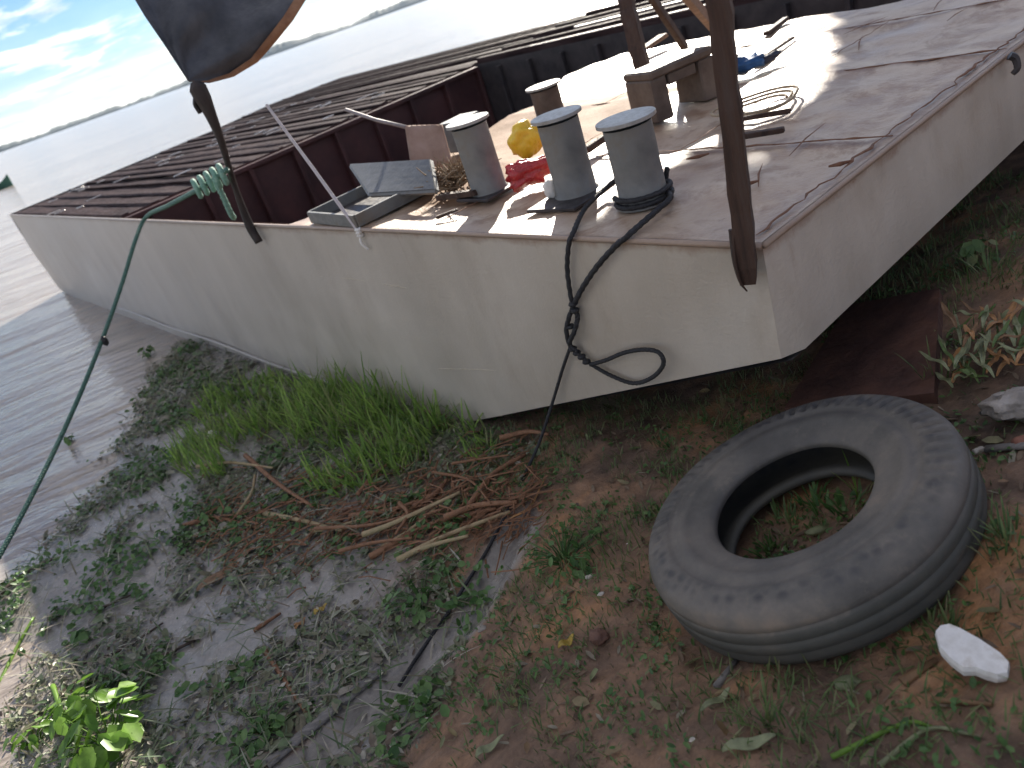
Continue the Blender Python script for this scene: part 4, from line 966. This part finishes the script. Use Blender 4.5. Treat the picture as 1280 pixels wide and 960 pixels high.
# bright grass
gp = world_poly([(215, 585), (260, 500), (300, 478), (345, 470), (430, 492), (520, 520), (610, 540), (625, 575), (560, 600), (500, 598), (440, 628), (330, 600), (240, 600)])
X, Y = scatter(gp, 3800); dn = vnoise(X * 4.0, Y * 4.0, 3) + .5 * vnoise(X * 11, Y * 11, 4); k = dn > .66; X = X[k]; Y = Y[k]
c_, a_ = under_hull(X, Y); k = c_ < -.02; X = X[k]; Y = Y[k]; n = len(X)
L = rng.uniform(.18, .46, n) * (.55 + .8 * vnoise(X * 2.3, Y * 2.3, 8))
gc_ = G(400, 565); gf_ = np.exp(-(((X - gc_[0]) / 1.15) ** 2 + ((Y - gc_[1]) / .9) ** 2)); L *= rng.uniform(.6, 1.35, n) * (.45 + .75 * gf_)
az = rng.uniform(-math.pi, math.pi, n)
blades('tall_grass', np.c_[X, Y, gz(X, Y) - .01], L, rng.uniform(.006, .019, n), rng.uniform(.1, .95, n), MT['grass'], 'bright green tall grass growing on the bank beside the hull', 'grass', az=az)
# turf on the soil
XA = rng.uniform(-2.6, 3.2, 90000); YA = rng.uniform(.6, 6.5, 90000); ZA = gz(XA, YA)
msk = vnoise(XA * 1.7, YA * 1.7, 50) * .55 + vnoise(XA * 5.5, YA * 5.5, 51) * .45
landm = sstep(-2.34, -2.2, ZA + .10 * (vnoise(XA * 3, YA * 3, 60) - .5))
chd = dline(XA, YA, CH); c_, a_ = under_hull(XA, YA)
pl = np.array([(p[0], p[1]) for p in cn4]); inp = inpoly(XA, YA, [tuple(q) for q in pl])
dty = np.hypot(XA - (TC[0] + .03), YA - TC[1] )
k = (rng.random(90000) < (sstep(.34, .50, msk) * .85 + .08) * landm * 1.0) & (chd > .13) & ~((c_ > .5) & (a_ > .9)) & ~inp & ~((dty > .24) & (dty < .50))
X, Y, Z = XA[k], YA[k], ZA[k]; n = len(X)
blades('turf', np.c_[X, Y, Z - .006], rng.uniform(.02, .075, n) * (.5 + 1.1 * vnoise(X * 2.5, Y * 2.5, 70)), rng.uniform(.0025, .006, n), rng.uniform(.2, .97, n), MT['turf'], 'short patchy grass growing on the brown bank', 'grass')
# small broad-leaved ground cover in tufts
k = (rng.random(90000) < .5 * sstep(.40, .56, vnoise(XA * 3.1, YA * 3.1, 80) * .6 + vnoise(XA * 8, YA * 8, 81) * .4) * (landm * .9 + .1)) & (chd > .10) & (ZA > WZ) & ~((c_ > .3) & (a_ > .6)) & ~inp & ~((dty > .22) & (dty < .50))
X, Y, Z = XA[k], YA[k], ZA[k]; n = len(X)
leaves('ground_cover', np.c_[X, Y, Z + rng.uniform(.003, .03, n)], np.c_[rng.normal(0, .5, n), rng.normal(0, .5, n), np.ones(n)], rng.uniform(.012, .032, n), rng.uniform(.3, .7, n), MT['weed'], 'low broad leaved weeds spread over the bank', 'weeds')
# litter on soil: straw bits
k = (rng.random(90000) < .05 * landm) & ~inp & ~((dty > .22) & (dty < .50)) & (c_ < .8); X, Y, Z = XA[k], YA[k], ZA[k]; n = len(X)
leaves('straw_litter', np.c_[X, Y, Z + .006], np.c_[rng.normal(0, .25, n), rng.normal(0, .25, n), np.ones(n)], rng.uniform(.015, .07, n), rng.uniform(.08, .35, n), leafmat('straw', [(.10, .06, .04), (.24, .18, .12), (.16, .10, .06), (.30, .27, .20)], .1, .7), 'bits of straw and dry leaf scattered on the soil', 'litter')
k = (rng.random(90000) < .012 * landm) & ~inp & ~((dty > .22) & (dty < .52)) & (c_ < .8); X, Y, Z = XA[k], YA[k], ZA[k]; n = len(X)
leaves('leaf_litter', np.c_[X, Y, Z + .014], np.c_[rng.normal(0, .4, n), rng.normal(0, .4, n), np.ones(n)], rng.uniform(.03, .075, n), rng.uniform(.25, .6, n), leafmat('mixed_leaf_litter', [(.16, .20, .08), (.30, .28, .15), (.22, .12, .06), (.12, .17, .06), (.34, .24, .12)], .15, .6), 'larger fallen leaves strewn over the bank', 'litter')
# floating weed mat and debris on the shallows
N2 = 110000; XB = rng.uniform(-4.3, .2, N2); YB = rng.uniform(1.6, 9.0, N2); ZB = gz(XB, YB)
cl_ = vnoise(XB * 1.5, YB * 1.5, 90) * .45 + vnoise(XB * 4.5, YB * 4.5, 91) * .35 + vnoise(XB * 12, YB * 12, 92) * .2
zone = sstep(-2.535, -2.48, ZB) * (1 - sstep(-2.30, -2.20, ZB)); c_, a_ = under_hull(XB, YB); chb = dline(XB, YB, CH)
k = (rng.random(N2) < sstep(.36, .58, cl_) * zone) & (c_ < -.03) & (chb > .10)
X, Y = XB[k], YB[k]; Z = np.maximum(ZB[k], WZ); n = len(X)
leaves('weed_mat', np.c_[X, Y, Z + rng.uniform(.002, .03, n)], np.c_[rng.normal(0, .35, n), rng.normal(0, .35, n), np.ones(n)], rng.uniform(.010, .05, n) * (1 + 1.3 * (rng.random(n) > .93)), rng.uniform(.10, .75, n), MT['litter'], 'mat of rotting water weed and debris on the wet shore', 'weed mat')
k = (rng.random(N2) < .06 * zone) & (c_ < -.03); X, Y = XB[k], YB[k]; Z = np.maximum(ZB[k], WZ); n = len(X)
blades('mat_stalks', np.c_[X, Y, Z + .004], rng.uniform(.05, .22, n), rng.uniform(.005, .012, n), rng.uniform(.93, 1.0, n), MT['litter'], 'limp stalks lying in the weed mat', 'stalks')
k = (rng.random(N2) < .35 * sstep(.50, .66, vnoise(XB * 2.8, YB * 2.8, 95) * .6 + vnoise(XB * 9, YB * 9, 96) * .4) * zone) & (c_ < -.03); X, Y = XB[k], YB[k]; Z = np.maximum(ZB[k], WZ); n = len(X)
leaves('green_mat_leaves', np.c_[X, Y, Z + rng.uniform(.01, .05, n)], np.c_[rng.normal(0, .5, n), rng.normal(0, .5, n), np.ones(n)], rng.uniform(.025, .06, n), rng.uniform(.4, .9, n), MT['weed'], 'fresh green leaves growing through the weed mat', 'weeds')

# single plants
def weed(px, py, n, spread, sz, mat, label, h=.12, name='weed', group=None, cat='weed'):
    c = G(px, py); c[2] = max(c[2], WZ); root = empty(name, c, label, cat, group)
    az = rng.uniform(0, 2 * math.pi, n); rr = spread * np.sqrt(rng.random(n)); hh = rng.uniform(.25, 1, n) * h
    T = np.c_[rr * np.cos(az), rr * np.sin(az), hh]
    g = Geo()
    for t in T: g.tube([(t[0] * .15, t[1] * .15, -.01), (t[0] * .5, t[1] * .5, t[2] * .6), tuple(t)], [.004, .003, .002], 4)
    g.build('stem', mat, root)
    nr = np.c_[np.cos(az) * .7 + rng.normal(0, .3, n), np.sin(az) * .7 + rng.normal(0, .3, n), np.ones(n)]
    leaves('foliage', T, nr, rng.uniform(.7, 1.2, n) * sz, rng.uniform(.55, .85, n), mat, kind=None, parent=root, az=az)
weed(140, 935, 44, .24, .115, MT['hyacinth'], 'lush bright green leafy plant in the lower left corner', .20)
weed(110, 900, 24, .15, .105, MT['hyacinth'], 'bright green leafy plant just above the lower left corner clump', .16)
weed(45, 928, 18, .11, .07, MT['hyacinth'], 'small yellow green plant at the left edge near the bottom', .08)
weed(530, 752, 50, .17, .045, MT['weed'], 'green leafy weed beside the wet channel in mid bank', .09)
weed(190, 452, 14, .10, .08, MT['weed'], 'small green tuft floating by the hull on the shallows', .10)
weed(262, 648, 12, .09, .05, MT['weed'], 'small green sprig in the upper weed mat', .08)
weed(78, 768, 10, .07, .07, MT['weed'], 'round green floating leaf cluster at the left waterline, upper one', .05)
weed(105, 798, 10, .07, .07, MT['weed'], 'round green floating leaf cluster at the left waterline, lower one', .05)
weed(100, 568, 10, .09, .06, MT['weed'], 'dark green floating clump on open water at the left', .05)
weed(330, 915, 34, .16, .045, MT['weed'], 'green leafy weed left of the grey board', .10)
weed(705, 700, 60, .18, .04, MT['weed'], 'dark green weed clump left of the tyre above the white chips', .08)
weed(345, 512, 26, .12, .05, MT['grass'], 'tall bright green shoot at the upper left of the grass against the hull', .30, name='grass_shoot', cat='plant')
weed(240, 440, 22, .16, .06, MT['weed'], 'dark green weed at the foot of the hull near the waterline', .10)
weed(1215, 332, 16, .10, .07, MT['turf'], 'leafy weed under the overhanging bow at the right edge', .12)
def tuft(px, py, n, L0, label, mat=MT['turf'], sp=.05, name='grass_tuft', w=(.004, .008)):
    c = G(px, py); az = rng.uniform(0, 6.28, n); r = sp * rng.random(n); X = r * np.cos(az); Y = r * np.sin(az); o = blades(name, np.c_[X, Y, np.full(n, -.008)], rng.uniform(.5, 1, n) * L0, rng.uniform(*w, n), rng.uniform(.2, .85, n), mat, label, 'grass tuft', kind=None, az=az + rng.normal(0, .5, n)); o.location = c
tuft(1075, 618, 16, .16, 'grass blades growing up inside the tyre hole at its far side', MT['grass'], .07)
tuft(990, 655, 60, .09, 'dark green tuft filling the middle of the tyre hole', MT['turf'], .12)
tuft(1055, 640, 50, .10, 'leafy tuft at the right inside the tyre hole', MT['weed'], .10, w=(.006, .014))
tuft(1020, 630, 34, .10, 'pale green tuft inside the tyre hole', MT['weed'], .07, w=(.006, .014))
tuft(965, 690, 22, .09, 'small green tuft at the near left inside the tyre hole', MT['weed'], .06, w=(.006, .012))
tuft(1262, 680, 60, .13, 'grass tuft at the right edge beside the tyre', MT['turf'], .09)
tuft(1190, 790, 40, .10, 'grass tuft between the tyre and the white foam piece', MT['turf'], .08)
tuft(1165, 780, 26, .11, 'grass blades against the lower right of the tyre', MT['turf'], .05)
tuft(960, 905, 50, .09, 'grass tuft on the soil below the tyre', MT['turf'], .09)
tuft(590, 520, 26, .22, 'bright blades at the right end of the tall grass by the hull foot', MT['grass'], .08)
tuft(1240, 345, 40, .2, 'long blades under the bow at the right edge', MT['turf'], .12)
tuft(1180, 470, 24, .16, 'green blades in front of the dead leaf heap', MT['turf'], .08)
tuft(840, 560, 50, .08, 'dim grass tuft in the shade under the bow', MT['turf'], .12)

# small green canoe tip at the left edge of the river
p = onz(-30, 238, WZ + .0); d = 1.0
cn_ = Geo(); rows = []
for i in range(24):
    t = i / 23; w = .42 * math.sin(math.pi * min(max(t, .02), .98)) ** .6; sh = .30 + .55 * (2 * t - 1) ** 4
    rows.append([(-2.6 + 5.2 * t, w * k, (-.1 + (sh + .1) * abs(k) ** 1.6)) for k in (-1, -.7, -.3, 0, .3, .7, 1)])
o = cn_.grid(np.array(rows)).build('canoe', simple('green_boat_paint', (.02, .09, .06), (.04, .14, .09), 4, .5)); o.modifiers.new('solid', 'SOLIDIFY').thickness = .04
P_ = onz(10, 222, WZ + .6); o.location = P_ + np.array([-2.5, -.4, -.6]); o.rotation_euler = (0, 0, .12); tag(o, 'green canoe bow just entering the picture at the left edge of the river', 'canoe')

# bank tree leaning out beyond the bow: it shades the bow end of the deck
tr = empty('tree', (8.2, 6.0, float(gz(8.2, 6.0)[0])), 'broad leafy tree on the bank beyond the bow, shading the deck corner', 'tree')
b0 = np.array([8.2, 6.0, float(gz(8.2, 6.0)[0])])
def bedge(c): return np.interp(c, [-1.5, 0, .4, .9, 1.2, 1.45, 2.0, 2.7, 3.5, 4.4, 6], [.75, .80, .92, .98, .84, .68, .75, 1.12, 1.5, 2.0, 2.6])
n = 14000; cS = rng.uniform(-.9, 5.6, n); aS = rng.uniform(-.9, 2.6, n); tS = rng.uniform(8.6, 12, n)
k = aS < bedge(cS) - .02 + .03 * rng.normal(size=n)
gap = vnoise(cS * 2.2, aS * 2.2, 7); inside = (bedge(cS) - aS); k &= ~((gap > .86) & (inside < .5))
cS, aS, tS = cS[k], aS[k], tS[k]; n = len(cS)
LP = C0[None, :] + cS[:, None] * Vv + aS[:, None] * Uv + tS[:, None] * SD[None, :]
mn = min(-1e9 if False else proj(p)[1] for p in LP[::37]); mxy = max(proj(p)[1] for p in LP[::37]); print('TREE lowest leaf px y', mxy)
leaves('crown', LP - b0, rng.normal(0, 1, (n, 3)) + SD * 1.2, rng.uniform(.16, .30, n), rng.uniform(.5, .8, n), MT['tree_leaf'], kind=None, parent=tr)
g = Geo(); cc0 = LP.mean(0)
tk = [b0 - b0, (cc0 - b0) * np.array([.15, .1, .45]), (cc0 - b0) * np.array([.45, .4, .8]), (cc0 - b0)]
g.tube(spline(tk, 8), np.linspace(.28, .10, 25), 10); g.build('trunk', MT['bark'], tr, True)
g = Geo()
for k in range(16):
    e = LP[rng.integers(n)] - b0; s_ = spline(tk, 8)[rng.integers(14, 24)]; g.tube(spline([s_, (s_ + e) / 2 + rng.normal(0, .2, 3), e], 5), np.linspace(.06, .015, 11), 6)
g.build('branch', MT['bark'], tr, True)
